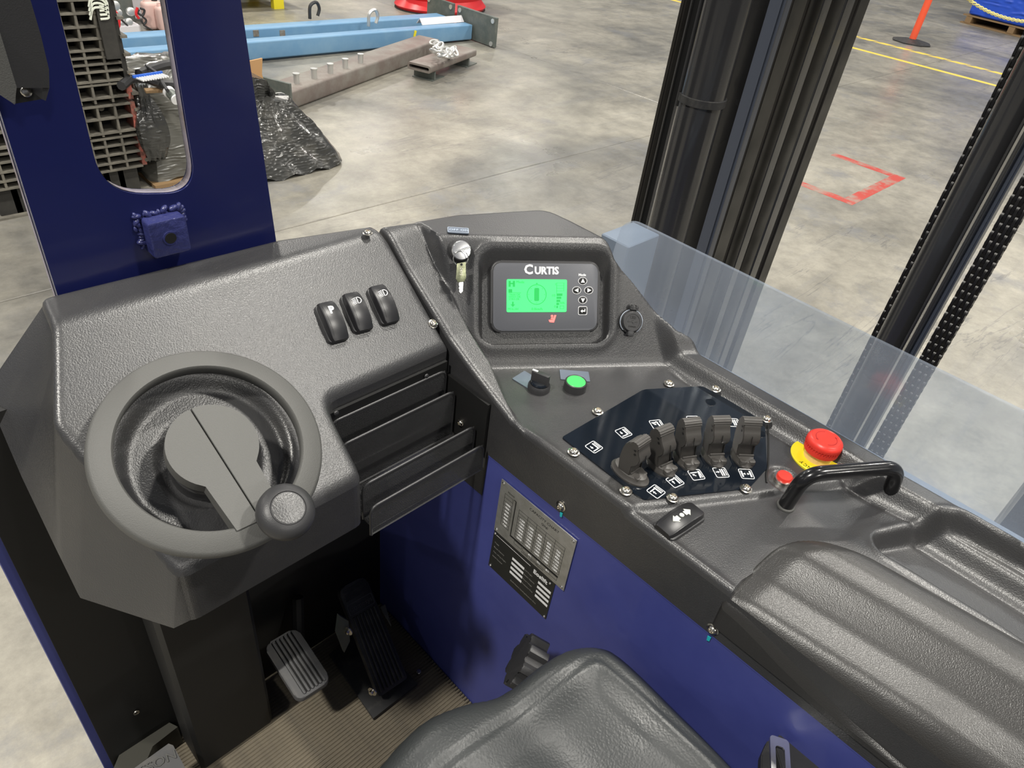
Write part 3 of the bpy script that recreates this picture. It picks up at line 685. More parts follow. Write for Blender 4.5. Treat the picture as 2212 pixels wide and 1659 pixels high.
bm = NB(); cyl(bm, .006, .0205, .0216, 20, frame((c[0], YP, c[2]), (1, 0, 0), (0, -1, 0))); part('thread_hole', bm, DARK, nb)
bm = NB()
for k in range(34):
    s = k / 33; q = [(-.0225, -.014), (-.0235, .0215), (.022, .0225), (.0225, .008)]; seg = min(2, int(s * 3)); f_ = s * 3 - seg; a, b = q[seg], q[seg + 1]
    x, z = a[0] + (b[0] - a[0]) * f_, a[1] + (b[1] - a[1]) * f_; rr_ = (.0020 + .0022 * RNG.rand())
    r = bmesh.ops.create_icosphere(bm, subdivisions=2, radius=rr_); bmesh.ops.transform(bm, matrix=T(c[0] + x + .0015 * RNG.randn(), YP - .0015, c[2] + z + .001 * RNG.randn()) @ R(RNG.rand() * 3, 'Y') @ S(1.5, .9, .8), verts=r['verts'])
part('weld_bead', bm, BLUEW, t)
# lower blue front plate whose edge shows left of the footwell
bm = NB(); box(bm, (.20, .722, -1.02), (.40, .014, .92), bev=.001); cab = thing('cab_body', 'dark blue painted steel cab body around the footwell and below the console', 'cab body'); part('front_plate', bm, BLUE, cab, smooth=0)
bm = NB(); prism(bm, [(.011, -1.24), (.5085, -1.24), (.5085, -.50), (.011, -.50)], 0, .012, T(0, .700, 0) @ XZ)
lin = tag(part('footwell_liner', bm, DARK, smooth=0), 'black liner wall at the front of the footwell', 'panel')
c = U(294, 1537, y=.699)
bm = NB(); cyl(bm, .0045, 0, .003, 14, frame(c, (1, 0, 0), (0, -1, 0)), bev=.001); part('screw', bm, CHROME, lin)
# kick panel under the dashboard
a, b = U(340, 1370, y=.62), U(545, 1300, y=.62)
bm = NB(); box(bm, ((a[0] + b[0]) / 2, .655, -.93), (b[0] - a[0], .07, .58), bev=.006); tag(part('column_cover', bm, DARK), 'black box cover under the dashboard below the steering wheel', 'panel')
# black strut in front of the pillar
t = thing('grab_strut', 'black box-section strut ending in front of the blue pillar, top left', 'strut')
q = [U(*p_, y=.66) for p_ in ((-98, -300), (-4, -300), (66, 0), (88, 75), (106, 150), (107, 190), (100, 216), (96, 190), (36, 190), (0, 70))]
bm = NB(); hexa(bm, q[:6] + [q[8], q[9]], [p_ + np.array([0.004, .045, .004]) for p_ in q[:6] + [q[8], q[9]]]); part('channel', bm, BLKS, t, smooth=0)
q = [U(*p_, y=.655) for p_ in ((-30, 60), (0, 70), (36, 188), (32, 226), (0, 205), (-30, 190))]
bm = NB(); hexa(bm, q, [p_ + np.array([0, .012, 0]) for p_ in q]); part('side_flange', bm, WHEELM, t, smooth=0)
q = [U(*p_, y=.662) for p_ in ((92, 190), (107, 190), (99, 218), (90, 214))]; bm = NB(); hexa(bm, q, [p_ + np.array([0, .04, 0]) for p_ in q]); part('end_lip', bm, BLKS, t, smooth=0)
q = [U(*p_, y=.69) for p_ in ((34, 188), (96, 188), (92, 214), (34, 224))]; bm = NB(); hexa(bm, q, [p_ + np.array([0, .01, 0]) for p_ in q]); part('end_web', bm, DARK, t, smooth=0)
bm = NB(); cyl(bm, .004, 0, .004, 14, frame(U(55, 198, y=.686), (1, 0, 0), (0, -1, 0.2)), bev=.001); part('screw', bm, CHROME, t)

# ================================================================== screws
def screw_mesh(r):
    bm = NB(); lathe(bm, [(r * 1.25, 0), (r * 1.25, r * .12), (r, r * .2), (r * .93, r * .5), (r * .7, r * .72), (r * .5, r * .78), (r * .42, r * .35), (0, r * .3)], 20); return mesh_of(bm, 50)
SCM = screw_mesh(.0050)
def screw(parent, p, n, s=1.0):
    return part('screw', SCM, CHROME, parent, M=frame(p, (1, .01, .02), n) @ S(s, s, s))
# ================================================================== dashboard
NF = np.array([0, -.599, .801]); DF = -.740348
def faceD(y): return (DF + .599 * y) / .801
t = dash = thing('dashboard', 'black leather-grained dashboard around the steering wheel', 'dashboard')
out = [(.123, .735), (.116, .683), (.080, .612), (.112, .470), (.319, .470), (.323, .548), (.503, .548), (.503, .672), (.4985, .703), (.382, .727)]
out = fillet(out, [.01, .006, .006, .012, .012, .016, .002, 0, 0, 0], 4)
RC = (.190, .548)
def hdash(X, Y):
    z = smin(-.4125 + .06 * (Y - .683), faceD(Y), .0055)
    sx, sy = X - RC[0], (Y - RC[1]) / .801
    ang = np.arctan2(sy, sx); rad = np.hypot(sx, sy) * (1 - .05 * np.cos(ang + 2.2))
    z = z - .011 * sstep(.082, .072, rad) + .0022 * np.exp(-((rad - .086) / .005) ** 2)
    z = z - .006 * sstep(.050, .045, rad)
    return z
def dskirt(x, y):
    if y > .69 and x > .13: return -.56
    if x < .125 and y > .475: return float(np.interp(y, [.47, .58, .62, .66, .70, .74], [-.648, -.665, -.62, -.555, -.515, -.48]))
    return -.648
def dlean(x, y):
    if x < .125 and y > .474: return (float(np.interp(y, [.47, .58, .66, .70, .74], [.101, .046, .047, .050, .060])) - x, 0)
    if y > .69: return (0, .006)
    return (0, 0)
part('shell', sheet(out, hdash, .0030, .0085, dskirt, lean=dlean), BLK, t)
screw(t, U(794, 504, z=-.409), (0, -.06, 1)); screw(t, U(935, 700, pl=(NF, DF)) + NF * .0005, NF)
# steering column collar at the bottom of the recess
wn = np.array([0, -.50, .866]); WC = np.array([.183, .514, -.480])
bm = NB(); lathe(bm, [(.034, -.075), (.034, -.046), (.026, -.035), (.022, -.018)], 32, frame(WC, (1, 0, 0), wn)); part('column_collar', bm, BLKS, t)
# rocker switches
def rocker(parent_label, c, along, n, L_=.040, W_=.0235, icon=None, lift=0.0, tilt=0):
    M = frame(c + n * lift, np.cross(along, n), n)      # y axis of the frame runs along the rocker
    if (np.array([M[0][1], M[1][1], M[2][1]]) @ along) < 0: M = M @ R(math.pi)
    t = thing('rocker_switch', parent_label, 'switch', M=M, group='rocker switches on dashboard' if icon != 'arrows' else None)
    bm = NB(); prism(bm, rrect(W_ * 1.12, L_ * .98, .004, 4), 0, .006, bev=.001); part('bezel', bm, BLKS, t)
    bm = NB(); nseg = 14; top = []
    for k in range(nseg + 1):
        s = k / nseg * 2 - 1; y = s * L_ * .5; w = W_ * .5 * (1 - .10 * s * s - (.10 if abs(s) > .97 else 0)); h = .0150 - .0050 * s * s + tilt * s
        top.append((y, w, h))
    rows = []
    for y, w, h in top:
        rows.append([bm.verts.new(v) for v in ((-w - .0005, y, .004), (-w, y, h - .003), (-w + .0015, y, h - .0006), (-w + .004, y, h), (w - .0025, y, h), (w - .0008, y, h - .0008), (w, y, h - .003), (w + .0005, y, .004))])
    for a, b in zip(rows, rows[1:]):
        for k in range(7): bm.faces.new((a[k], a[k + 1], b[k + 1], b[k]))
    bm.faces.new(rows[0]); bm.faces.new(rows[-1][::-1]); cap = part('rocker_cap', bm, SWM, t)
    def capz(y): s = y / (L_ * .5); return .0150 - .0050 * s * s + tilt * s
    bm = NB(); tube(bm, [(-W_ * .30, y, capz(y) - .0001) for y in np.linspace(-L_ * .38, L_ * .38, 12)], .0003, 5); part('score_line', bm, DARK, cap, smooth=0)
    zi = capz(L_ * .24) + .0001
    bm = NB(); Mi = T(0.001, L_ * .24, zi) 
    if icon == 'P': text_into(bm, 'P', .012, Mi @ R(0), bold=.0006, depth=.0006)
    elif icon == 'lamp':
        Mi = Mi @ S(1.45, 1.45, 1)
        A = [(.0035 * math.cos(a), .0028 * math.sin(a), 0) for a in np.linspace(-math.pi / 2, math.pi / 2, 10)]
        tube(bm, A, .0004, 5, closed=True, M=Mi @ T(.0005, 0, .0003))
        for k in range(5): tube(bm, [(-.0006, .0024 - .0012 * k, .0004), (-.0042, .0014 - .0012 * k, .0004)], .0003, 4, M=Mi)
    elif icon == 'arrows':
        z0 = .0149
        cyl(bm, .0026, z0, z0 + .0008, 18)
        for s in (1, -1):
            prism(bm, [(-.0028, .0048 * 1), (.0028, .0048), (.0028, .0085), (.0052, .0085), (0, .0145), (-.0052, .0085), (-.0028, .0085)], z0 - .0015, z0 + .0001, R(0 if s > 0 else math.pi))
    part('symbol', bm, WHITEE if icon == 'arrows' else WHITE, cap, smooth=0)
    return t
for (a, b), ic, lab in ((((698, 658), (733, 741)), 'P', 'black rocker switch marked with a white P'), (((752, 638), (786, 719)), 'lamp', 'middle black rocker switch with a headlamp symbol'), (((808, 622), (844, 702)), 'lamp', 'black rocker switch with a headlamp symbol nearest the console')):
    A, B = U(*a, pl=(NF, DF)), U(*b, pl=(NF, DF)); rocker(lab, (A + B) / 2 - NF * .001, A - B, NF, L_=np.linalg.norm(A - B) * .97, icon=ic)
# ================================================================== steering wheel
t = thing('steering_wheel', 'dark grey steering wheel with a spinner knob', 'steering wheel')
WM = frame(WC, (1, 0, 0), wn)
bm = NB(); prof = [(.0800, -.006), (.0805, -.0015), (.0820, .0), (.0985, -.0035), (.1010, -.0060), (.1022, -.0110), (.1012, -.0165), (.0975, -.0195), (.0860, -.0200), (.0812, -.0160), (.0800, -.006)]
lathe(bm, prof, 128, WM @ S(1.02, 1.02, 1), cap=False); bmesh.ops.remove_doubles(bm, verts=bm.verts, dist=1e-6); part('rim', bm, WHEELM, t, smooth=50)
def inplane(px, py, off=0):
    p = U(px, py, pl=(wn, wn @ WC + off)) - WC; X = np.array([1, 0, 0]); Yv = np.cross(wn, X); return p @ X, p @ Yv
kx, ky = inplane(560, 1118); ang = math.atan2(ky, kx)
HM = WM @ R(ang); hr, aw, ae = .0412, .0250, .0830
hx, hy = inplane(452, 965)
off = (HM.inverted() @ (WM @ Vector((hx, hy, 0))))
for s in (1, -1):
    g = .0006; a1 = math.asin(aw / hr)
    pts = [(hr * math.cos(a), s * hr * math.sin(a)) for a in np.linspace(math.pi - .016, a1, 22)] + [(ae, s * aw * .93), (ae + .002, g * s)]
    if s > 0: pts = pts[::-1]
    bm = NB(); prism(bm, pts, -.016, .0010, HM @ T(off[0], 0, 0), bev=.0005, seg=1); part('hub_cover', bm, WHEELM, t)
bm = NB(); cyl(bm, .036, -.034, -.015, 40, HM @ T(off[0] * .5, 0, 0)); part('hub_base', bm, BLKS, t)
bm = NB(); box(bm, (ae * .55, 0, -.012), (ae * 1.0, .001, .012), HM); part('cover_joint', bm, DARK, t, smooth=0)
nx_, ny_ = inplane(617, 1106, .026); kc = WM @ Vector((nx_, ny_, .026))
KM = frame(kc, (1, 0, 0), wn)
bm = NB(); lathe(bm, [(.009, -.026), (.009, -.016), (.018, -.014), (.0235, -.009), (.0262, -.002), (.0258, .004), (.0225, .0095), (.0185, .0118), (.0160, .0126), (.0155, .0119), (.0150, .0124), (.0080, .0132), (0, .0134)], 48, KM); kn = part('spinner_knob', bm, BLKS, t)
bm = NB(); lathe(bm, [(.0146, .0120), (.0143, .0129), (.006, .0136), (0, .0137)], 40, KM); part('knob_cap', bm, BLK, kn)
# ================================================================== operator console
EV = np.array([.829, -.559, 0.]); EV /= np.linalg.norm(EV)
NP = np.array([-.484, -.718, .5]); NP -= EV * (NP @ EV); NP /= np.linalg.norm(NP)
AP = np.array([.685, .549, -.414]); VP_ = np.cross(NP, EV); VP_ *= np.sign(VP_[2]); PL = (NP, NP @ AP)
def faceP(X, Y): return AP[2] - (NP[0] * (X - AP[0]) + NP[1] * (Y - AP[1])) / NP[2]
FY = [.43, .454, .51, .551, .57, .638, .673, .70]; FZ = [-.560, -.550, -.526, -.506, -.493, -.450, -.421, -.398]
def flz(y): return np.interp(y, FY, FZ)
def onflank(px, py):
    z = -.45
    for _ in range(40): q = U(px, py, z=z); z = z * .5 + .5 * min(-.414, float(flz(q[1])))
    return q
ridge = [onflank(*p_) for p_ in ((915, 513), (947, 583), (1000, 684), (1037, 749), (1059, 782), (1087, 852), (1104, 886), (1125, 925))]
fmask = [(r[0], r[1]) for r in ridge] + [(.49, ridge[-1][1]), (.49, .75), (ridge[0][0], .75)]
DK = lambda px, py, z=DECK: tuple(U(px, py, z=z)[:2])
tray = fillet([DK(1893, 1140), DK(2052, 1118), DK(2212, 1203), (.790, -.42), (.675, -.42), DK(2160, 1335), DK(2030, 1257), DK(1905, 1180)], [.014, .02, 0, 0, 0, 0, 0, .014], 4)
stepl = [DK(1340, 1098), DK(1395, 1094), DK(1640, 1066), DK(1760, 1045), DK(1965, 1012)]
pad_o = fillet([(.5025, .116), (.5025, -.42), (.680, -.42), (.666, -.12), (.650, .045), (.622, .082), (.588, .108), (.53, .118)], [.006, 0, 0, .02, .02, .01, .02, .006], 5)
def hcons(X, Y):
    deck = np.full(X.shape, DECK)
    # lower front part of the deck, towards the operator
    low = [(.45, stepl[0][1] - .01)] + stepl + [(.95, stepl[-1][1]), (.95, -.6), (.45, -.6)]
    deck = deck - .006 * sstep(.004, -.004, poly_sdf(X, Y, low))
    # dished ground under the grab handle
    deck = deck - .010 * np.exp(-(((X - .725) / .05) ** 2 + ((Y - .085) / .045) ** 2))
    pod = smin(np.full(X.shape, -.414), faceP(X, Y), .012)
    u = (X - AP[0]) * EV[0] + (Y - AP[1]) * EV[1]; v = (faceP(X, Y) - AP[2]) / VP_[2]
    dx = np.abs(u + .0125) - (.089 - .02); dy = np.abs(v + .0790) - (.0605 - .02)
    rs = np.hypot(np.maximum(dx, 0), np.maximum(dy, 0)) + np.minimum(np.maximum(dx, dy), 0) - .02
    pod = pod - .026 * sstep(.003, -.004, rs) + .003 * np.exp(-((rs - .009) / .0055) ** 2)
    b_ = smax(deck, pod, .010)
    # outer rail
    rail = sstep(.770, .788, X) * sstep(.43, .385, Y + (X - .79) * .6)
    b_ = b_ + .020 * rail * sstep(-.44, -.50, b_) - .004 * np.exp(-((X - .764) / .005) ** 2) * sstep(.38, .34, Y)
    # tray
    td = poly_sdf(X, Y, tray); b_ = b_ - .026 * sstep(.003, -.010, td) + .002 * np.exp(-((td - .006) / .004) ** 2) * sstep(0, -.1, Y - .1)
    # left flank
    fz = smin(np.full(X.shape, -.414), flz(Y), .012)
    w = sstep(-.0015, .0065, poly_sdf(X, Y, fmask)); b_ = fz * (1 - w) + b_ * w
    # raised bead along the inner edge
    b_ = b_ + .003 * np.exp(-((X - .513) / .005) ** 2) * sstep(.42, .38, Y)
    b_ = b_ - .075 * sstep(-.004, -.011, poly_sdf(X, Y, pad_o))
    # oval well of the small red button
    bx, by = DK(1692, 1033); dd = np.hypot((X - bx), (Y - by)); b_ = b_ - .005 * sstep(.022, .015, dd)
    return b_
def g3(px, py, z): return tuple(U(px, py, z=z)[:2])
def gp3(px, py): return tuple(U(px, py, pl=PL)[:2])
cout = [(.507, .694), g3(797, 484, -.414), g3(985, 461, -.414), g3(1180, 449, -.414), g3(1235, 476, -.415), g3(1296, 512, -.418), gp3(1328, 556), gp3(1372, 606), gp3(1420, 670), gp3(1456, 726), (.812, .372), (.812, -.42), (.507, -.42)]
cout[1] = (.5075, .6985)
cout = [cout[0]] + fillet(cout[1:], [0, 0, .02, 0, .01, 0, 0, 0, 0, .01, 0, 0], 4)
t = cons = thing('operator_console', 'black leather-grained side console carrying display and levers', 'console')
def cskirt(x, y):
    if x < .509: return -.641 if y < .46 else -.72
    if y > .4: return -.60
    return -.66
cuts = []
def ofs(a, b, d):
    a, b = np.array(a[:2], float), np.array(b[:2], float); v = (b - a) / np.linalg.norm(b - a); n = np.array([-v[1], v[0]]) * d; return (tuple(a + n), tuple(b + n))
for a, b in zip(ridge, ridge[1:]):
    for d in (-.006, -.003, -.001, .001, .003): cuts.append(ofs(a, b, d))
def uvp(u, v): return (AP + EV * u + VP_ * v)[:2]
for d in (-.004, -.002, 0, .0015, .003, .006, .009, .013):
    cuts += [(uvp(-.10, -.1395 - d), uvp(.075, -.1395 - d)), (uvp(-.10, -.0185 + d), uvp(.075, -.0185 + d)), (uvp(-.1015 - d, -.13), uvp(-.1015 - d, -.03)), (uvp(.0765 + d, -.13), uvp(.0765 + d, -.03))]
pf_ = [(.5025, .117), (.53, .118), (.588, .108), (.622, .082), (.650, .045), (.666, -.12), (.68, -.42)]
for a, b in zip(pf_, pf_[1:]):
    for d in (-.012, -.009, -.006, -.004): cuts.append(ofs(a, b, d))
part('shell', sheet(cout, hcons, .0023, .0075, cskirt, cuts=cuts), BLK, t)
for px, py, x in ((1212, 1093, .5065), (1540, 1359, .5065)):
    screw(t, U(px, py, x=x), (-1, 0, 0), 1.15)
for px, py in ((1210, 1115), (1527, 1382)):
    c = U(px, py, x=.5065); bm = NB(); prism(bm, [(0, 0), (.003, .001), (.003, .008), (-.001, .007)], 0, .0008, frame(c, (0, -1, 0), (-1, 0, 0))); tag(part('paint_mark', bm, TEAL, smooth=0), 'teal paint dab below the ' + ('left' if px < 1300 else 'right') + ' console side screw', 'paint mark')
# console side apron continues behind the file rack: black gusset with its screw
bm = NB(); box(bm, (.5035, .515, -.60), (.004, .10, .085)); gs = tag(part('side_gusset', bm, DARK, smooth=0), 'black plastic gusset behind the file rack', 'panel')
screw(gs, U(995, 913, x=.5012), (-1, 0, 0), .9)
# ledge plate OFF / ON
def ledge(px, py, z): return U(px, py, z=z)
a, b = U(966, 497, z=-.4125), U(1013, 500, z=-.4125)
M = frame((a + b) / 2 - np.array([0, 0, .0005]), b - a, (0, 0, 1)); w = np.linalg.norm(b - a)
t = thing('switch_plate', 'small grey OFF ON plate above the ignition key', 'label plate', M=M)
bm = NB(); prism(bm, rrect(w * .98, .0155, .0015, 3), 0, .0016); part('plate', bm, GREYP, t)
bm = NB(); ring_prism(bm, rrect(w * .96, .0150, .0015, 3), rrect(w * .96 - .0012, .0138, .001, 3), .0016, .0018); part('border', bm, ENG, t, smooth=0)
bm = NB(); text_into(bm, 'OFF', .0072, T(-w * .20, 0, .0017)); text_into(bm, 'ON', .0072, T(w * .30, 0, .0017)); part('lettering', bm, ENG, t, smooth=0)
# ================================================================== ignition switch and keys
kc = U(996, 541, pl=(NP, PL[1] + .012)) - NP * .012
M = frame(kc, EV, NP)
t = thing('ignition_switch', 'chrome-capped ignition switch on the console face', 'ignition switch', M=M)
bm = NB(); lathe(bm, [(.0150, -.004), (.0150, .007), (.0135, .010), (.0128, .014)], 36); part('collar', bm, BLKS, t)
bm = NB(); lathe(bm, [(.0126, .010), (.0126, .0145), (.0115, .0165), (.006, .0172), (0, .0172)], 36); part('chrome_cap', bm, STEEL, t)
t = thing('key_ring', 'brass keys in the ignition, one hanging from a thin ring', 'keys', M=M)
bm = NB(); box(bm, (0, 0, .0215), (.0225, .0020, .0085), R(.35), bev=.0008); part('inserted_key', bm, STEEL, t)
bm = NB(); tube(bm, [(-.002 + .0095 * math.cos(a), -.0105 + .0095 * math.sin(a), .0230 + .0035 * math.sin(a)) for a in np.linspace(0, 2 * math.pi, 33)[:-1]], .0005, 6, closed=True); part('split_ring', bm, STEEL, t)
hg = Matrix.Identity(4)
bm = NB(); prism(bm, [(-.0062, -.017), (.0050, -.0145), (.0058, -.034), (.0040, -.0395), (-.0050, -.0410), (-.0075, -.036)], .0200, .0216, R(-.02), bev=.0005); hk = part('hanging_key_head', bm, KEYM, t, label='greenish brass key head')
bm = NB(); prism(bm, [(-.0030, -.040), (.0022, -.040), (.0018, -.052), (-.0008, -.0545), (-.0032, -.052), (-.0026, -.050), (-.0036, -.048), (-.0026, -.046), (-.0036, -.044)], .0202, .0212, R(-.02)); part('key_blade', bm, STEEL, hk)
bm = NB(); text_into(bm, '0475', .0050, R(-.02) @ T(-.001, -.027, .0217) @ R(-1.6)); part('stamped_number', bm, CHROME, hk, smooth=0)
bm = NB(); lathe(bm, [(.0016, .0218), (.0016, .0222), (0, .0222)], 12, T(-.001, -.018, 0)); part('key_hole', bm, DARK, hk)
# ================================================================== display unit
dc = (U(1062, 564, pl=PL) + U(1290, 717, pl=PL)) / 2; 
def duv(px, py, off=-.004): p = U(px, py, pl=(NP, PL[1] + off)) - dc; return p @ EV, p @ VP_
M = frame(dc, EV, NP); x0, y1 = duv(1060, 562); x1, y0 = duv(1293, 718)
wD, hD = x1 - x0, y1 - y0; mx_, my_ = (x0 + x1) / 2, (y0 + y1) / 2
t = disp = thing('display_unit', 'grey display unit with a lit green screen and five keys', 'display', M=M)
bm = NB(); prism(bm, rrect(wD, hD, .014, 8, mx_, my_), -.014, -.0035, bev=.0022, seg=3); part('case', bm, BLKS, t)
bm = NB(); prism(bm, rrect(wD - .0065, hD - .0065, .0115, 8, mx_, my_), -.004, -.0028, bev=.0004); part('face', bm, DISPM, t)
def dm(px, py): a, b = duv(px, py); return T(a, b, -.0027)
ax, ay = duv(1094, 603); bx, by = duv(1223, 674); sw, sh = bx - ax, ay - by
bm = NB(); prism(bm, rrect(sw, sh, .002, 3, (ax + bx) / 2, (ay + by) / 2), -.003, -.0023); scr = part('screen', bm, SCR, t, smooth=0)
Z2 = -.0022
def sx_(f, g): return ax + sw * f, ay - sh * g
bm = NB()
def sb(f0, g0, f1, g1):
    a, b = sx_(f0, g0), sx_(f1, g1); box(bm, ((a[0] + b[0]) / 2, (a[1] + b[1]) / 2, Z2), (abs(b[0] - a[0]), abs(a[1] - b[1]), .0003))
def stx(s, f, g, size): text_into(bm, s, size, T(*sx_(f, g), Z2), depth=.0002, align='LEFT')
sb(.03, .05, .065, .23); sb(.10, .05, .135, .23); sb(.06, .11, .11, .15)
stx('Mode', .155, .085, .0048)
sb(.03, .30, .09, .40); sb(.03, .40, .235, .412)
stx('TRA4 OK', .035, .465, .0038); stx('HYD3 OK', .035, .535, .0038); stx('STR4 OK', .035, .605, .0038)
sb(.09, .68, .115, .76); a = sx_(.065, .76); b = sx_(.14, .76); c_ = sx_(.1025, .835); prism(bm, [a, c_, b], Z2 - .0002, Z2 + .0002)
stx('M16.1H', .02, .905, .0045); stx('0.0km/h', .41, .905, .0048)
cc = sx_(.495, .46); R0 = sh * .31
ring_prism(bm, [(cc[0] + R0 * math.cos(a), cc[1] + R0 * math.sin(a)) for a in np.linspace(0, 6.283, 49)[:-1]], [(cc[0] + R0 * .94 * math.cos(a), cc[1] + R0 * .94 * math.sin(a)) for a in np.linspace(0, 6.283, 49)[:-1]], Z2 - .0002, Z2 + .0002)
for k in range(8):
    a = k * math.pi / 4; box(bm, (cc[0] + R0 * .82 * math.cos(a), cc[1] + R0 * .82 * math.sin(a), Z2), (.0012, .0006, .0003), None)
prism(bm, rrect(sw * .08, sh * .40, .0015, 3, cc[0], cc[1]), Z2 - .0002, Z2 + .0001)
prism(bm, [(cc[0] - .0016, cc[1] + R0 * 1.03), (cc[0] + .0016, cc[1] + R0 * 1.03), (cc[0], cc[1] + R0 * 1.16)], Z2 - .0002, Z2 + .0002)
for k in range(5): sb(.825, .10 + .082 * k, .955 - .006 * k, .106 + .082 * k)
sb(.825, .10, .83, .43); sb(.945, .10, .95, .36)
for k in range(5): sb(.828, .43 + .094 * k, .925 - .018 * k, .50 + .094 * k)
stx('1', .795, .15, .0045); stx('1/2', .745, .49, .0042); stx('0', .79, .83, .0045); stx('50%', .885, .72, .004)
sb(.885, .80, .955, .812); sb(.885, .89, .955, .90); sb(.885, .80, .89, .90); sb(.95, .80, .955, .90)
part('screen_marks', bm, SCRD, scr, smooth=0)
bm = NB(); c1_ = duv(1142, 583); text_into(bm, 'C', .0175, T(c1_[0] - .0005, c1_[1], -.0026), bold=.0006, depth=.0002); 
text_into(bm, 'URTIS', .0135, T(c1_[0] + .0245, c1_[1] - .0012, -.0026), bold=.0006, depth=.0002, sx=.95); part('brand_lettering', bm, WHITE, t, smooth=0)
bm = NB(); text_into(bm, 'Mode', .0045, dm(1257, 594), bold=.0002); part('key_caption', bm, WHITE, t, smooth=0)
for px, py, k in ((1258, 607, 'u'), (1245, 627, 'l'), (1271, 627, 'r'), (1258, 648, 'd'), (1258, 671, 'e')):
    Mk = dm(px, py); bm = NB()
    if k == 'e': o_, i_ = rrect(.0128, .0118, .002, 4), rrect(.0116, .0106, .0016, 4)
    else: o_ = [(.0064 * math.cos(a), .0052 * math.sin(a)) for a in np.linspace(0, 6.283, 29)[:-1]]; i_ = [(p_[0] * .91, p_[1] * .9) for p_ in o_]
    ring_prism(bm, o_, i_, -.0002, .0003, Mk); kr = part('key_ring_print', bm, WHITE, t, smooth=0)
    bm = NB(); prism(bm, [(p_[0] * .84, p_[1] * .84) for p_ in i_], -.0002, .0010, Mk, bev=.0005); kb = part('key', bm, DARK, t)
    bm = NB()
    if k == 'e':
        prism(bm, [(-.0034, -.0005), (-.0008, .0018), (-.0008, .0004), (.0022, .0004), (.0022, .0026), (.0034, .0026), (.0034, -.0014), (-.0008, -.0014), (-.0008, -.0030)], .0009, .0013, Mk)
    else:
        prism(bm, [(-.0030, -.0022), (.0030, -.0022), (0, .0034)], .0009, .0013, Mk @ R({'u': 0, 'l': math.pi / 2, 'd': math.pi, 'r': -math.pi / 2}[k]))
    part('arrow', bm, WHITE, kb, smooth=0)
bm = NB(); Mk = dm(1193, 689)
prism(bm, [(-.0055, -.0012), (-.0042, -.0042), (.0020, -.0048), (.0052, .0052), (.0026, .0055), (.0004, -.0008)], -.0002, .0003, Mk); cyl(bm, .0017, -.0002, .0003, 14, Mk @ T(-.0008, .0040, 0)); prism(bm, [(-.0022, .0018), (.0006, .0022), (.0010, -.0002), (-.0026, 0)], -.0002, .0003, Mk)
part('seat_warning_lamp', bm, REDL, t, smooth=0, label='glowing red seat symbol')
# ================================================================== USB socket
M = frame(U(1361, 694, pl=PL), EV, NP) @ R(-.12)
t = thing('usb_socket', 'round black socket with a hinged cap marked USB', 'socket', M=M)
bm = NB(); lathe(bm, [(.0168, -.002), (.0168, .0040), (.0158, .0052), (.0145, .0055)], 40); part('base_ring', bm, BLKS, t)
bm = NB(); ring_prism(bm, [(.0167 * math.cos(a), .0167 * math.sin(a)) for a in np.linspace(-.9, 4.0, 40)] , [(.0160 * math.cos(a), .0160 * math.sin(a)) for a in np.linspace(-.9, 4.0, 40)], .0042, .0050); 
part('bright_edge', bm, ENG, t)
bm = NB(); lathe(bm, [(.0140, .004), (.0140, .0092), (.0130, .0102), (.0104, .0102), (.0100, .0096), (0, .0096)], 40); cp = part('cap', bm, BLKS, t)
bm = NB(); box(bm, (0, .0185, .005), (.012, .006, .010), bev=.001); box(bm, (-.003, .0205, .008), (.003, .005, .006), bev=.0006); box(bm, (.003, .0205, .008), (.003, .005, .006), bev=.0006); part('hinge', bm, BLKS, t)
bm = NB(); prism(bm, rrect(.009, .009, .003, 4, 0, -.0165), .002, .010, bev=.001); part('pull_tab', bm, BLKS, t)
bm = NB(); text_into(bm, 'USB', .0052, T(0, .0058, .0099), bold=.0001); text_into(bm, 'CHARGER', .0024, T(0, -.0068, .0099))
tube(bm, [(-.0065, 0, .0098), (.005, 0, .0098)], .0003, 5); prism(bm, [(.005, .0009), (.0068, 0), (.005, -.0009)], .0096, .0100); cyl(bm, .0011, .0096, .0100, 12, T(-.0062, 0, 0))
tube(bm, [(-.003, 0, .0098), (-.001, .0024, .0098), (.0015, .0024, .0098)], .0003, 5); tube(bm, [(-.001, 0, .0098), (.0005, -.0022, .0098), (.003, -.0022, .0098)], .0003, 5); part('cap_marking', bm, RUB, cp, smooth=0)
# ================================================================== deck controls
UP = np.array([0, 0, 1.])
M = frame(U(1163.5, 840, z=DECK), (1, 0, 0), UP)
t = thing('rotary_switch', 'black rotary selector switch with a white pointer line', 'switch', M=M)
bm = NB(); lathe(bm, [(.0148, -.002), (.0148, .006), (.0135, .0085), (.0130, .0095), (.0125, .0085), (.0118, .0095)], 36); part('bezel', bm, BLKS, t)
bm = NB(); lathe(bm, [(.0120, .007), (.0120, .011), (.0105, .0125), (0, .0130)], 36); part('turning_disc', bm, GLOSS, t)
a, b = U(1151, 812, z=-.53), U(1186, 826, z=-.53); ga = math.atan2((b - a)[1], (b - a)[0])
bm = NB(); prism(bm, rrect(.0250, .0078, .003, 4), .010, .026, R(ga), bev=.001); gp = part('grip_bar', bm, BLKS, t)
bm = NB(); box(bm, (-.0085, 0, .0262), (.0075, .0030, .0008), R(ga)); part('pointer_mark', bm, WHITE, gp, smooth=0)
M = frame(U(1138, 822, z=DECK), U(1142, 802, z=DECK) - U(1110, 822, z=DECK), UP)
t = thing('label_plate', 'tilted blank grey plate partly under the rotary switch', 'label plate', M=M)
bm = NB(); prism(bm, rrect(.026, .030, .0015, 3), .0003, .0014); part('plate', bm, GREYP, t)
M = frame(U(1241.5, 839, z=DECK), (1, 0, 0), UP)
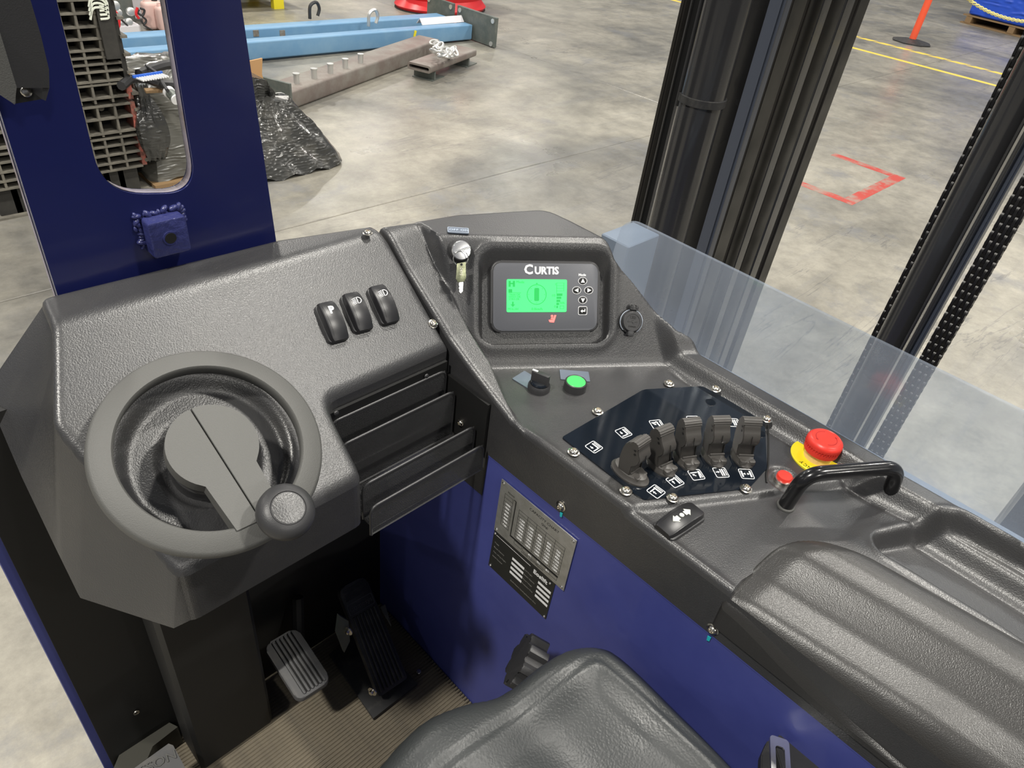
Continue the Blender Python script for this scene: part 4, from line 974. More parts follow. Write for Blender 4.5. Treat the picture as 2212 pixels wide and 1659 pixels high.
t = thing('push_button', 'round green push button in a black bezel', 'button', M=M)
bm = NB(); lathe(bm, [(.0150, -.002), (.0150, .008), (.0146, .010), (.0146, .0115), (.0137, .0125), (.0128, .0118)], 40); part('bezel', bm, BLKS, t)
bm = NB(); lathe(bm, [(.0127, .009), (.0127, .0116), (.012, .0122), (0, .0124)], 40); part('green_cap', bm, GRN, t, label='bright green cap')
a, b = U(1215, 803, z=DECK), U(1265, 807, z=DECK)
M = frame((a + b) / 2, b - a, UP) @ T(0, -.008, 0)
t = thing('label_plate', 'blank grey plate behind the green button', 'label plate', M=M)
bm = NB(); prism(bm, rrect(.040, .022, .0015, 3), .0003, .0014); part('plate', bm, GREYP, t)
# glossy lever panel
PZ = DECK + .0018
pp = [g3(px, py, PZ) for px, py in ((1213, 944), (1390, 841), (1518, 834), (1652, 906), (1657, 1012), (1618, 1055), (1393, 1079), (1377, 1071))]
pp = fillet(pp[::-1], .004, 3)
t = thing('lever_panel', 'glossy black acrylic lever panel with white lift symbols', 'panel')
bm = NB(); prism(bm, pp, DECK - .004, PZ, bev=.0004, seg=1); part('acrylic_plate', bm, GLOSS, t)
for px, py in ((1445, 829), (1545, 841), (1291, 889), (1239, 977), (1352, 1061), (1453, 1076), (1611, 1056), (1656, 906)):
    q = U(px, py, z=DECK + .001); hz_ = max(DECK + .001, float(hcons(np.array([q[0]]), np.array([q[1]]))[0])); q = U(px, py, z=hz_ + .001); screw(t, q, UP, 1.15)
# groove running down from the top right screw
bm = NB(); tube(bm, smoothpath([U(px, py, z=DECK + .0002) for px, py in ((1659, 915), (1660, 960), (1659, 1005), (1655, 1025), (1656, 1043))], 4), .0012, 6); part('edge_groove', bm, DARK, cons)
TZ = -.503
LV = [((1361, 1023), ((1370, 959), (1396, 942))), ((1428, 1008), ((1417.5, 931), (1449, 918))), ((1480, 993), ((1475, 909), (1510, 905))), ((1540, 987), ((1538, 903), (1576, 902))), ((1603, 989), ((1604, 904), (1644, 906)))]
names = ['leftmost ribbed black control lever, its boot dusty and its grip turned most', 'second black control lever from the left', 'middle one of the five black control levers', 'second black control lever from the right', 'rightmost black control lever, beside the emergency stop']
LVm = []
for k, (bpx, (ta, tb)) in enumerate(LV):
    B = U(*bpx, z=PZ); Ta, Tb = U(*ta, z=TZ), U(*tb, z=TZ); xa = Tb - Ta; xa[2] = 0
    M = frame(B, xa, UP); Tm = M.inverted() @ Vector((Ta + Tb) / 2); wv = .0215
    t = thing('control_lever', names[k], 'lever', M=M, group='five control levers'); LVm.append((M, B))
    H = Tm.z; lean = Tm.y; sh = Tm.x
    K = Matrix.Identity(4); K[1][2] = lean / H; K[0][2] = sh / H
    # boot
    bm = NB(); lathe(bm, [(.0150, 0), (.0150, .002), (.0135, .004), (.0125, .0075), (.010, .009)], 32, T(0, .0005, 0) @ S(.88 if k else 1.0, 1.35 if k else 1.7, 1)); bt = part('boot', bm, LEVM, t)
    for s in (-1, 1):
        bm = NB(); prism(bm, rrect(.0085, .0072, .0025, 3, s * .0052, -.0135), .0035, .0088, bev=.0007); part('boot_ridge', bm, LEVM, bt)
    bm = NB(); box(bm, (0, -.006, .010), (.019, .002, .003), bev=.0005); part('boot_bar', bm, LEVM, bt)
    # grip body: side profile (y,z), extruded across
    prof = [(-.0050, .007), (-.0050, H * .40), (-.0085, H * .46), (-.0118, H * .56), (-.0125, H * .68), (-.0095, H * .78), (-.0075, H * .86), (-.0070, H * .93), (-.004, H * .985), (.006, H * .97), (.0105, H * .86), (.0125, H * .70), (.0135, H * .45), (.0115, .007)]
    PM = K @ T(-wv / 2, 0, 0) @ Matrix(((0, 0, 1, 0), (1, 0, 0, 0), (0, 1, 0, 0), (0, 0, 0, 1)))
    bm = NB(); prism(bm, prof, 0, wv, PM); es = [e for e in bm.edges if len(e.link_faces) == 2 and e.calc_face_angle(0) > 1.2]
    bmesh.ops.bevel(bm, geom=es, offset=.0009, segments=2, affect='EDGES'); gb = part('grip', bm, LEVM, t, smooth=50)
    # ribbed thumb roll on top
    bm = NB(); ra = .0056; pr = []
    for q in range(72): a = 2 * math.pi * q / 72; rr_ = ra * (1 + (.055 if q % 6 < 3 else -.03)); pr.append((rr_ * math.cos(a), rr_ * math.sin(a)))
    prism(bm, pr, 0, wv + .0008, K @ T(-wv / 2 - .0004, -.0015, H * .955) @ Matrix(((0, 0, 1, 0), (1, 0, 0, 0), (0, 1, 0, 0), (0, 0, 0, 1)))); part('ribbed_thumb_roll', bm, LEVM, t, smooth=25)
    for s in (-1, 1):
        bm = NB(); cyl(bm, .0014, 0, .0006, 14, K @ T(s * (wv / 2), -.0035, H * .86) @ R(s * math.pi / 2, 'Y')); cyl(bm, .0014, 0, .0006, 14, K @ T(s * (wv / 2), -.0045, H * .76) @ R(s * math.pi / 2, 'Y')); part('pin_hole', bm, DARK, gb)
    bm = NB(); box(bm, (0, -.0129, H * .63), (.0004, .0007, H * .22), K); part('mould_line', bm, DARK, gb, smooth=0)
    bm = NB(); box(bm, (wv / 2 - .0022, -.0055, H * .27), (.0012, .0016, H * .26), K); part('side_slot', bm, DARK, gb, smooth=0)
# printed lift symbols
def icon(bm, M, kind, s=.0165):
    ring_prism(bm, rrect(s, s, .0022, 4), rrect(s - .0016, s - .0016, .0016, 4), 0, .0003, M)
    def bar(x0, y0, x1, y1, w): a = np.array([x0, y0]); b = np.array([x1, y1]); d = (b - a) / np.linalg.norm(b - a); n = np.array([-d[1], d[0]]) * w / 2; prism(bm, [a - n, b - n, b + n, a + n], 0, .0003, M)
    def arrow(x, y, a, l=.0052):
        A = M @ T(x, y, 0) @ R(a); prism(bm, [(-l / 2, -.0006), (0, -.0006), (0, -.0017), (l / 2, 0), (0, .0017), (0, .0006), (-l / 2, .0006)], 0, .0003, A)
    if kind == 'both': bar(-.0052, -.005, -.0052, .005, .0020); bar(.0052, -.005, .0052, .005, .0020); arrow(.0014, 0, 0); arrow(-.0014, 0, math.pi)
    else:
        tl_ = {'lift': 0, 'drop': 0, 'tiltf': .25, 'tiltb': -.25, 'in': 0, 'out': 0}[kind]
        bar(.0030, -.0055, .0030 + tl_ * .008, .0055, .0018); bar(.0058, -.0055, .0058, .0055, .0010)
        if kind in ('in', 'out'): bar(.0004, -.0055, .0004, .0055, .0013); arrow(-.0034, .001, 0 if kind == 'in' else math.pi)
        else: bar(-.0060, -.0048 if kind == 'drop' else .0038, .003, -.0048 if kind == 'drop' else .0038, .0014); arrow(-.0028, 0 if kind in ('lift', 'tiltf') else .001, {'lift': math.pi / 2, 'drop': -math.pi / 2, 'tiltf': 2.4, 'tiltb': -.7}[kind])
ic = [((1417, 1062), 0, 'lift'), ((1458, 1040), 1, 'lift'), ((1504, 1026), 2, 'tiltf'), ((1557, 1021), 3, 'in'), ((1612, 1024), 4, 'both'), ((1283, 966), 0, 'drop'), ((1347, 935), 1, 'drop'), ((1419, 917), 2, 'tiltb'), ((1499, 908), 3, 'out'), ((1584, 913), 4, 'out')]
for (px, py), k, kd in ic:
    c = U(px, py, z=PZ); M = LVm[k][0].copy(); M.translation = Vector(c) + Vector((0, 0, .0001)); bm = NB(); icon(bm, M, kd); part('lift_symbol', bm, WHITE, [o for o in COL.objects if o.name.startswith('lever_panel')][0], smooth=0)
# direction rocker
FD = DECK - .006
A, B = U(1508, 1092, z=FD + .012), U(1434, 1140, z=FD + .012)
c = (A + B) / 2; c[2] = FD - .001
rocker('large black rocker switch with two white arrows and a dot', c, A - B, UP, L_=np.linalg.norm(A - B) * 1.02, W_=.0255, icon='arrows')
# small red button
M = frame(U(1692, 1035, z=DECK - .004), (1, 0, 0), UP)
t = thing('push_button', 'small red push button in a silver ring', 'button', M=M)
bm = NB(); lathe(bm, [(.0128, -.002), (.0128, .0012), (.0118, .0028), (.0095, .0030)], 36); part('silver_ring', bm, CHROME, t, label='silver ring')
bm = NB(); lathe(bm, [(.0092, .0), (.0092, .0055), (.0084, .0068), (0, .0074)], 36); part('red_cap', bm, REDB, t, label='red cap')
# emergency stop
EC = U(1764, 989, z=DECK)
t = thing('emergency_stop', 'red mushroom emergency stop button on a yellow disc', 'button', M=T(*EC))
bm = NB(); lathe(bm, [(.0318, -.001), (.0318, .0012), (.0312, .0018), (0, .0019)], 56); dsc = part('yellow_disc', bm, YEL, t, label='yellow lettered disc')
bm = NB(); s_ = 'EMERGENCY'; a0 = math.radians(-75)
for k, ch in enumerate(s_):
    a = math.radians(259) - k * math.radians(12); text_into(bm, ch, .0068, R(a) @ T(.0268, 0, .0019) @ R(-math.pi / 2), depth=.0002)
s_ = 'STOP'
for k, ch in enumerate(s_):
    a = math.radians(52) - k * math.radians(13); text_into(bm, ch, .0068, R(a) @ T(.0268, 0, .0019) @ R(-math.pi / 2), depth=.0002)
part('lettering', bm, PRB, dsc, smooth=0)
bm = NB(); lathe(bm, [(.0165, .0015), (.0170, .008), (.0175, .013), (.0160, .016)], 40); part('collar', bm, CREAM, t, label='cream collar')
bm = NB(); pr = [(.0165, .0125), (.0205, .0138), (.0208, .0195), (.0200, .0225), (.0212, .0235), (.0216, .0265), (.0208, .0298), (.0185, .0322), (.0175, .0328), (.0168, .0322), (.0155, .0322), (.008, .0332), (0, .0336)]
lathe(bm, pr, 72); hd = part('mushroom_head', bm, REDB, t)
bm = NB()
for k in range(40):
    a = 2 * math.pi * k / 40; box(bm, (.0207, 0, .0232), (.0016, .0011, .0040), R(a))
part('grip_tooth', bm, REDB, hd, smooth=0, kind='stuff')
bm = NB()
for a0 in (.6, 3.7):
    A_ = np.linspace(a0, a0 + 1.9, 14); tube(bm, [(.0125 * math.cos(a), .0125 * math.sin(a), .0328) for a in A_], .00035, 5)
    M_ = T(.0125 * math.cos(a0 + 1.95), .0125 * math.sin(a0 + 1.95), .0326) @ R(a0 + 1.95 + math.pi / 2); prism(bm, [(-.001, -.0014), (.0022, 0), (-.001, .0014)], 0, .0004, M_)
part('release_arrows', bm, mat('moulded_arrow_red', (.35, .02, .02), .5), hd)
# grab handle
f1, f2 = U(1698, 1090, z=DECK - .004), U(1922, 1064, z=DECK - .004)
ta_, tb_ = U(1752, 1024, z=-.517), U(1938, 1009, z=-.517)
def rpath(P, r, n=8):
    out = [np.array(P[0])]
    for k in range(1, len(P) - 1):
        p = np.array(P[k]); a = np.array(P[k - 1]) - p; b = np.array(P[k + 1]) - p; a /= np.linalg.norm(a); b /= np.linalg.norm(b)
        for i in range(n + 1): s = i / n; out.append(p + a * r * (1 - s) ** 2 + b * r * s * s)
    return out + [np.array(P[-1])]
bm = NB(); tube(bm, rpath([f1, ta_ + (tb_ - ta_) * (-.06), tb_ + (tb_ - ta_) * .02, f2], .022), .0086, 20); t = part('grab_handle', bm, HND, cons, label='glossy black tubular grab handle')
for f_ in (f1, f2):
    bm = NB(); lathe(bm, [(.0105, 0), (.0102, .0016), (.009, .0022)], 24, T(f_[0], f_[1], DECK - .006)); part('foot_ring', bm, WHEELM, t)
# ================================================================== armrest pad
px_ = [.500, .506, .512, .522, .540, .556, .572, .590, .612, .634, .648, .656, .665, .70]
pz_ = [-.615, -.600, -.588, -.5765, -.5720, -.5690, -.5590, -.5460, -.5400, -.5430, -.5530, -.5620, -.57, -.60]
def hpad(X, Y):
    t_ = X + np.clip(Y - .03, -1, .1) * .12
    z = np.interp(t_, px_, pz_); z2 = np.interp(t_ + .004, px_, pz_); z3 = np.interp(t_ - .004, px_, pz_); z = (z + z2 + z3) / 3 + .003
    fe = np.interp(X, [.50, .53, .59, .62, .66], [.118, .118, .108, .085, .045])     # front end of the pad
    d = fe - Y; z = z - .007 * sstep(.030, -.002, d) * np.clip((z + .615) / .07, .3, 1)
    return z - .010 * sstep(-.06, -.20, Y) * sstep(.60, .53, X)
bm_ = sheet(pad_o, hpad, .0035, .004, lambda x, y: -.622)
tag(part('armrest', bm_, PAD), 'black grained moulded armrest pad at lower right', 'armrest')
# ================================================================== acrylic shield
AX = .862
pl_ = [U(*p_, x=AX) for p_ in ((1335, 585), (1362, 500), (1392, 488), (1440, 495), (1640, 600), (1880, 725), (2045, 826), (2212, 905))]
poly = [(.575, -.60), (.562, -.50)] + [(.553, -.452), (.538, -.4325)] + [(.50, -.432), (-.42, -.440), (-.42, -.60)]
poly = fillet([(.582, -.60), (.566, -.432), (.50, -.432), (-.42, -.440), (-.42, -.60)], [0, .045, 0, 0, 0], 10)
YZ = Matrix(((0, 0, 1, 0), (1, 0, 0, 0), (0, 1, 0, 0), (0, 0, 0, 1)))
bm = NB(); prism(bm, poly, AX, AX + .006, YZ)
tag(part('acrylic_shield', bm, ACR, smooth=0), 'clear dusty acrylic shield between console and mast', 'shield')
# ledge carrying the shield
bm = NB(); box(bm, (.85, .08, -.62), (.10, 1.0, .03)); tag(part('shield_ledge', bm, SLATE, smooth=0), 'slate painted steel ledge under the acrylic shield', 'ledge')
a = U(1310, 512, x=.98)
bm = NB(); c = U(1307, 501, x=.95); box(bm, (.95 + .035, c[1] - .03, (c[2] + GZ) / 2), (.09, .06, c[2] - GZ), bev=.002); o = tag(part('mast_bracket', bm, SLATE, smooth=0), 'slate grey painted steel block at the foot of the left mast', 'block')
# ================================================================== mast uprights
def ypx(px, row, x): return U(px, row, x=x)[1]
ZT, ZB = 1.4, -1.58
def vbox(t, name, x0, x1, pa, pb, m, row=300, bev=.004, xr=None, label=None):
    xr = xr if xr is not None else x0
    y0, y1 = ypx(pb, row, xr), ypx(pa, row, xr)
    bm = NB(); prism(bm, [(x0, y0), (x1, y0), (x1, y1), (x0, y1)] if True else None, ZB, ZT)
    es = [e for e in bm.edges if abs(e.verts[0].co.z - e.verts[1].co.z) > 1]; bmesh.ops.bevel(bm, geom=es, offset=bev, segments=3, affect='EDGES')
    return part(name, bm, m, t, label=label, smooth=50)
t = thing('mast_upright', 'left mast upright, a wide stack of black channels with a cylinder', 'mast upright', group='mast uprights')
def strips(t, L_, row):
    """vertical members: (name, x front, depth, pixel left, pixel right, material, bevel)"""
    for name, x0, dp, pa, pb, m, bv in L_:
        y1, y0 = ypx(pa, row, x0), ypx(pb, row, x0 + dp)
        if y0 > y1 - .002: y0 = y1 - .002
        bm = NB(); prism(bm, [(x0, y0), (x0 + dp, y0), (x0 + dp, y1), (x0, y1)], ZB, ZT)
        es = [e for e in bm.edges if abs(e.verts[0].co.z - e.verts[1].co.z) > 1]; bmesh.ops.bevel(bm, geom=es, offset=min(bv, (y1 - y0) * .3, dp * .3), segments=3, affect='EDGES')
        part(name, bm, m, t, smooth=50)
strips(t, [('outer_flange', 1.24, .02, 1402, 1424, MASTD, .003), ('flange_back', 1.27, .02, 1424, 1440, DARK, .002), ('channel_web', 1.46, .02, 1420, 1640, MASTM, .002),
           ('inner_flange', 1.30, .03, 1572, 1620, MASTG, .005), ('rail', 1.27, .05, 1618, 1648, MASTD, .012), ('rail', 1.25, .05, 1646, 1680, MASTD, .014),
           ('rail', 1.28, .03, 1678, 1696, MASTM, .006), ('rail', 1.25, .05, 1694, 1722, MASTD, .012), ('rail', 1.27, .03, 1720, 1740, MASTM, .006), ('rail', 1.24, .04, 1738, 1769, MASTD, .010)], 300)
xc = 1.35; ya, yb = ypx(1450, 300, xc), ypx(1540, 300, xc); rc = abs(ya - yb) / 2 * .95
bm = NB(); cyl(bm, rc, ZB, ZT, 48, T(xc, (ya + yb) / 2, 0)); part('lift_cylinder', bm, MASTM, t, label='glossy black lift cylinder')
zc = zat(xc, (ya + yb) / 2, 214)
bm = NB(); lathe(bm, [(rc + .0005, -.008), (rc + .003, -.007), (rc + .003, .007), (rc + .0005, .008)], 48, T(xc, (ya + yb) / 2, zc)); part('clamp_band', bm, RUB, t)
yh = ypx(1441, 300, 1.33)
bm = NB(); tube(bm, [(1.33, yh + .012 * math.sin(z * 2), z) for z in np.linspace(zc - .02, ZT, 20)], .012, 12); part('hose', bm, CABLE, t)
t2 = thing('mast_upright', 'right mast upright with round tube and side channel between chains', 'mast upright', group='mast uprights')
ya, yb = ypx(1982, 550, 1.34), ypx(2066, 550, 1.34); rc = abs(ya - yb) / 2 * .95
bm = NB(); cyl(bm, rc, ZB, ZT, 48, T(1.34, (ya + yb) / 2, 0)); part('lift_cylinder', bm, MASTM, t2)
strips(t2, [('rail', 1.30, .03, 2052, 2068, MASTM, .010), ('rail', 1.28, .03, 2066, 2084, MASTM, .010), ('channel_edge', 1.30, .03, 2080, 2104, MASTG, .008)], 550)
t3 = thing('mast_upright', 'third dark upright just entering the frame low at the right edge', 'mast upright', group='mast uprights')
y3 = U(2192, 1085, x=1.25)[1]
bm = NB(); prism(bm, [(1.2, y3 - .2), (1.4, y3 - .2), (1.4, y3), (1.2, y3)], ZB, -.45); part('rail', bm, MASTD, t3, smooth=0)
# leaf chains
def chain(name, lab, x, pa, pb, row, z0, z1, pitch, w, plates):
    y = (ypx(pa, row, x) + ypx(pb, row, x)) / 2
    t = thing(name, lab, 'chain', group='leaf chains beside the right mast')
    bm = NB()
    for k in range(plates):
        yy = (k - (plates - 1) / 2) * w / plates; off_ = (k % 2) * pitch / 2
        pts = [(pitch * .30 * math.cos(a), pitch * .30 * math.sin(a) + (pitch * .28 if math.sin(a) > 0 else -pitch * .28)) for a in np.linspace(0, 2 * math.pi, 15)[:-1]]
        prism(bm, pts, -w / plates * .42, w / plates * .42, T(0, yy, off_) @ Matrix(((1, 0, 0, 0), (0, 0, 1, 0), (0, 1, 0, 0), (0, 0, 0, 1))))
    for zz in (pitch * .25, -pitch * .25):
        cyl(bm, pitch * .12, -w * .52, w * .52, 8, T(0, 0, zz) @ R(math.pi / 2, 'X'))
    lm = mesh_of(bm, 40)
    zz = z0
    while zz < z1:
        part('chain_link', lm, CHN, t, M=T(x, y, zz)); zz += pitch
chain('leaf_chain', 'leaf chain along the left edge of the right mast', 1.37, 1974, 1988, 550, -1.3, 1.38, .030, .014, 3)
chain('leaf_chain', 'thick leaf chain hanging free right of the right mast', 1.30, 2122, 2156, 550, -1.3, 1.38, .030, .030, 6)
# ================================================================== blue side panel
bm = NB(); box(bm, (.5115, .12, -.952), (.006, 1.18, .622)); sp_ = part('side_panel', bm, BLUE, cab, smooth=0)
bm = NB(); box(bm, (.5110, .08, -.6425), (.0072, 1.10, .0022)); part('panel_lip', bm, BLUE, sp_, smooth=0)
# capacity chart plate and name plate
PXX = .5078
def pcorner(px, py): q = U(px, py, x=PXX); return np.array([q[1], q[2]])
def plate_frame(tl_, tr_, br_, bl_):
    tl_, tr_, br_, bl_ = map(lambda p: pcorner(*p), (tl_, tr_, br_, bl_)); c = (tl_ + tr_ + br_ + bl_) / 4
    r = ((tr_ + br_) - (tl_ + bl_)) / 2; u = ((tl_ + tr_) - (bl_ + br_)) / 2; w, h = np.linalg.norm(r), np.linalg.norm(u)
    M = frame((PXX, c[0], c[1]), (0, r[0], r[1]), (-1, 0, 0)); return M, w, h
M, w, h = plate_frame((1088, 1034), (1248, 1168), (1219, 1275), (1067, 1141))
t = thing('capacity_plate', 'riveted aluminium capacity chart plate on the blue panel', 'plate', M=M)
bm = NB(); prism(bm, rrect(w, h, .0008, 2), .0008, .0018, bev=.0002, seg=1); part('sheet', bm, ALU, t)
rv = NB(); lathe(rv, [(.0022, 0), (.0020, .0007), (.0012, .0012), (0, .0014)], 14); rvm = mesh_of(rv)
for sx in (-1, 1):
    for sy in (-1, 1): part('rivet', rvm, STEEL, t, M=T(sx * (w / 2 - .0045), sy * (h / 2 - .0045), .0018))
Z3 = .0019
bm = NB()
text_into(bm, 'CAPACITY CHART', .0062, T(w * .10, h * .395, Z3), depth=.0001); text_into(bm, 'Q(kg)', .0050, T(w * .12, h * .315, Z3), depth=.0001); text_into(bm, 'H(mm)', .0042, T(-w * .345, h * .37, Z3), depth=.0001); text_into(bm, 'LOAD CENTER(mm)', .0046, T(w * .06, -h * .455, Z3), depth=.0001)
def ln(bm, x0, y0, x1, y1, wd=.0004): box(bm, ((x0 + x1) / 2, (y0 + y1) / 2, Z3), (max(abs(x1 - x0), wd), max(abs(y1 - y0), wd), .0002))
X0, X1, Y0, Y1 = -w * .215, w * .40, -h * .30, h * .235
nr, nc = 9, 5
for k in range(nr + 1): ln(bm, X0, Y0 + (Y1 - Y0) * k / nr, X1, Y0 + (Y1 - Y0) * k / nr)
for k in range(nc + 1): ln(bm, X0 + (X1 - X0) * k / nc, Y0, X0 + (X1 - X0) * k / nc, Y1)
HX0, HX1 = -w * .425, -w * .31; HY0, HY1 = -h * .29, h * .31
for k in range(10): ln(bm, HX0, HY0 + (HY1 - HY0) * k / 9, HX1, HY0 + (HY1 - HY0) * k / 9)
ln(bm, HX0, HY0, HX0, HY1); ln(bm, HX1, HY0, HX1, HY1)
ln(bm, -w * .27, -h * .36, -w * .27, h * .32, .0016); ln(bm, -w * .30, h * .32, -w * .27, h * .32, .0012); ln(bm, -w * .27, -h * .36, X1, -h * .33, .0012)
for k in range(nc): 
    for yy in (-h * .425, -h * .365): ln(bm, X0 + (X1 - X0) * k / nc + .001, yy, X0 + (X1 - X0) * (k + 1) / nc - .001, yy)
    for e_ in (k, k + 1): xx = X0 + (X1 - X0) * e_ / nc + (.001 if e_ == k else -.001); ln(bm, xx, -h * .425, xx, -h * .365)
part('printed_chart', bm, PRB, t, smooth=0)
bm = NB(); vals = [['1150', '1000', '900', '800', '700'], ['1250', '1100', '980', '880', '780'], ['1350', '1200', '1000', '950', '850'], ['1500', '1400', '1250', '1100', '1000'], ['1600', '1500', '1400', '1250', '1150'], ['1800', '1700', '1500', '1350', '1200'], ['2000', '1800', '1600', '1450', '1250']]
for r_, row in enumerate(vals):
    for c_, v in enumerate(row): text_into(bm, v, .0046, T(X0 + (X1 - X0) * (c_ + .5) / nc, Y1 - (Y1 - Y0) * (r_ + 2.5) / nr, Z3), depth=.0001, bold=.0001)
for r_, v in enumerate(['10000', '9500', '9000', '8500', '8000', '7500', '7150']): text_into(bm, v, .0042, T((HX0 + HX1) / 2, HY1 - (HY1 - HY0) * (r_ + 2.5) / 9, Z3), depth=.0001, bold=.0001, sx=.85)
for c_, v in enumerate(('', '600', '700', '800', '')):
    if v: text_into(bm, v, .0042, T(X0 + (X1 - X0) * (c_ + .9) / nc, -h * .395, Z3), depth=.0001, bold=.0001)
part('stamped_values', bm, WHITE, t, smooth=0)
M, w, h = plate_frame((1069, 1136), (1200, 1258), (1180, 1337), (1056, 1222))
M = M @ T(0, .0, -.0006)
t = thing('name_plate', 'black riveted data plate under the capacity chart', 'plate', M=M)
bm = NB(); prism(bm, rrect(w, h, .0008, 2), .0003, .0011); part('sheet', bm, PLB, t)
for sx, sy in ((-1, -1), (1, -1), (-1, .86), (.93, .86)): part('rivet', rvm, STEEL, t, M=T(sx * (w / 2 - .0035), sy * (h / 2 - .0035), .0011 if sy < 0 else .0024))
Z3 = .0012
bm = NB(); text_into(bm, 'Eoslift', .0105, T(w * .285, h * .315, Z3), depth=.0001, bold=.0003)
for k in range(4):
    y = h * .17 - k * h * .115; box(bm, (-w * .055, y, Z3), (w * .20, h * .055, .0002)); box(bm, (w * .375, y, Z3), (w * .20, h * .055, .0002))
ln(bm, -w * .48, h * .36, w * .12, h * .36, .0004); part('white_fields', bm, WHITE, t, smooth=0)
bm = NB()
for k, (a, b) in enumerate((('Model', 'Self Weight'), ('Rated Capacity', 'Battery Capacity'), ('Max. Lifting Height', 'Rated Voltage'), ('Serial Number', 'Production Date'))):
    y = h * .17 - k * h * .115; text_into(bm, a, .0034, T(-w * .46, y, Z3), align='LEFT', depth=.0001); text_into(bm, b, .0034, T(w * .055, y, Z3), align='LEFT', depth=.0001, sx=.9)
text_into(bm, 'Eoslift Material Handling Equipment Corp.', .0030, T(w * .1, -h * .36, Z3), depth=.0001); part('small_print', bm, ALU, t, smooth=0)
# ================================================================== wire mesh file rack
t = thing('file_rack', 'black wire mesh file rack mounted between dashboard and console', 'file rack')
RX0, RX1 = .3255, .498
pan = [(.5425, -.548, -.63, 'back'), (.524, -.570, -.645, ''), (.481, -.600, -.655, ''), (.462, -.6185, -.664, 'front')]
def wirebox(bm, a, b, r=.00032): tube(bm, [a, b], r, 4, cap=False)
for k, (y, zt_, zb_, nm_) in enumerate(pan):
    x0_ = RX0 if k != 3 else .3225
    rp = rpath([(x0_, y, zb_), (x0_, y, zt_), (RX1, y, zt_), (RX1, y, zb_)], .012)
    bm = NB(); tube(bm, rp, .0017, 8); wirebox(bm, (x0_, y, zb_), (RX1, y, zb_), .0015); fr_ = part('divider_frame', bm, BLKS, t)
    bm = NB(); box(bm, ((x0_ + RX1) / 2, y, zt_ - .003), (RX1 - x0_ - .02, .0008, .0045)); 
    px = .0024; H_ = zt_ - zb_; n_ = int((RX1 - x0_ + H_) / px)
    for q in range(n_):
        s0 = x0_ + q * px
        for sg in (1, -1):
            # diagonal wires clipped to the panel
            xa, za = (s0 - H_, zb_) if sg > 0 else (s0, zb_); xb, zb2 = (s0, zt_) if sg > 0 else (s0 - H_, zt_)
            P0 = [xa, za]; P1 = [xb, zb2]
            lo, hi = x0_ + .001, RX1 - .001; ok = True
            for P_, Q_ in ((P0, P1), (P1, P0)):
                for lim, cmp in ((lo, -1), (hi, 1)):
                    if cmp * (P_[0] - lim) > 0:
                        if cmp * (Q_[0] - lim) > 0: ok = False; break
                        f_ = (lim - P_[0]) / (Q_[0] - P_[0]); P_[1] += (Q_[1] - P_[1]) * f_; P_[0] = lim
                if not ok: break
            if ok and abs(P0[0] - P1[0]) > .001: wirebox(bm, (P0[0], y, P0[1]), (P1[0], y, P1[1]), .00036)
    part('wire_mesh', bm, BLKS, fr_, smooth=0, kind='stuff')
bm = NB()
for q in range(50): yy = .462 + q * .0017; wirebox(bm, (RX0, yy, -.655), (RX1, yy, -.655), .0004)
for q in range(60): xx = RX0 + q * (RX1 - RX0) / 59; wirebox(bm, (xx, .462, -.655), (xx, .545, -.655), .0004)
for q in range(40):
    yy = .463 + q * .002
    if yy < .545: wirebox(bm, (RX0 + .0005, yy, -.655), (RX0 + .0005, yy, -.655 + .10 * (yy - .44)), .0004)
part('bottom_mesh', bm, BLKS, t, smooth=0, kind='stuff')
bm = NB(); box(bm, (.3235, .4625, -.660), (.0015, .004, .010)); part('corner_strip', bm, WHEELM, t, smooth=0)
bm = NB(); box(bm, ((RX0 + RX1) / 2, .545, -.60), (RX1 - RX0 + .004, .004, .13)); part('back_plate', bm, DARK, t, smooth=0)
for px, py in ((921, 812), (726, 892)):
    bm = NB(); lathe(bm, [(.0032, 0), (.0028, .0016), (.0012, .0022), (0, .0023)], 16, frame(U(px, py, y=.541), (1, 0, 0), (0, -1, 0))); part('rivet', bm, BLKS, t)
# ================================================================== footwell floor mat
t = thing('floor_mat', 'dusty brown ribbed rubber floor mat in the footwell', 'mat')
bm = NB(); box(bm, (.20, .18, MATZ - .012), (.60, 1.04, .016)); part('mat_base', bm, MATM, t, smooth=0)
rb = NB(); prism(rb, [(-.0026, 0), (.0026, 0), (.0014, .0022), (-.0014, .0022)], -.10, .507, Matrix(((0, 0, 1, 0), (1, 0, 0, 0), (0, 1, 0, 0), (0, 0, 0, 1)))); rm = mesh_of(rb, 0)
for k in range(125): part('mat_rib', rm, MATM, t, M=T(0, .695 - k * .0062, MATZ - .0042))
bm = NB(); box(bm, (.20, .10, MATZ - .06), (.62, 1.25, .08)); tag(part('floor_plate', bm, DARK, smooth=0), 'black steel floor plate under the footwell mat', 'plate')
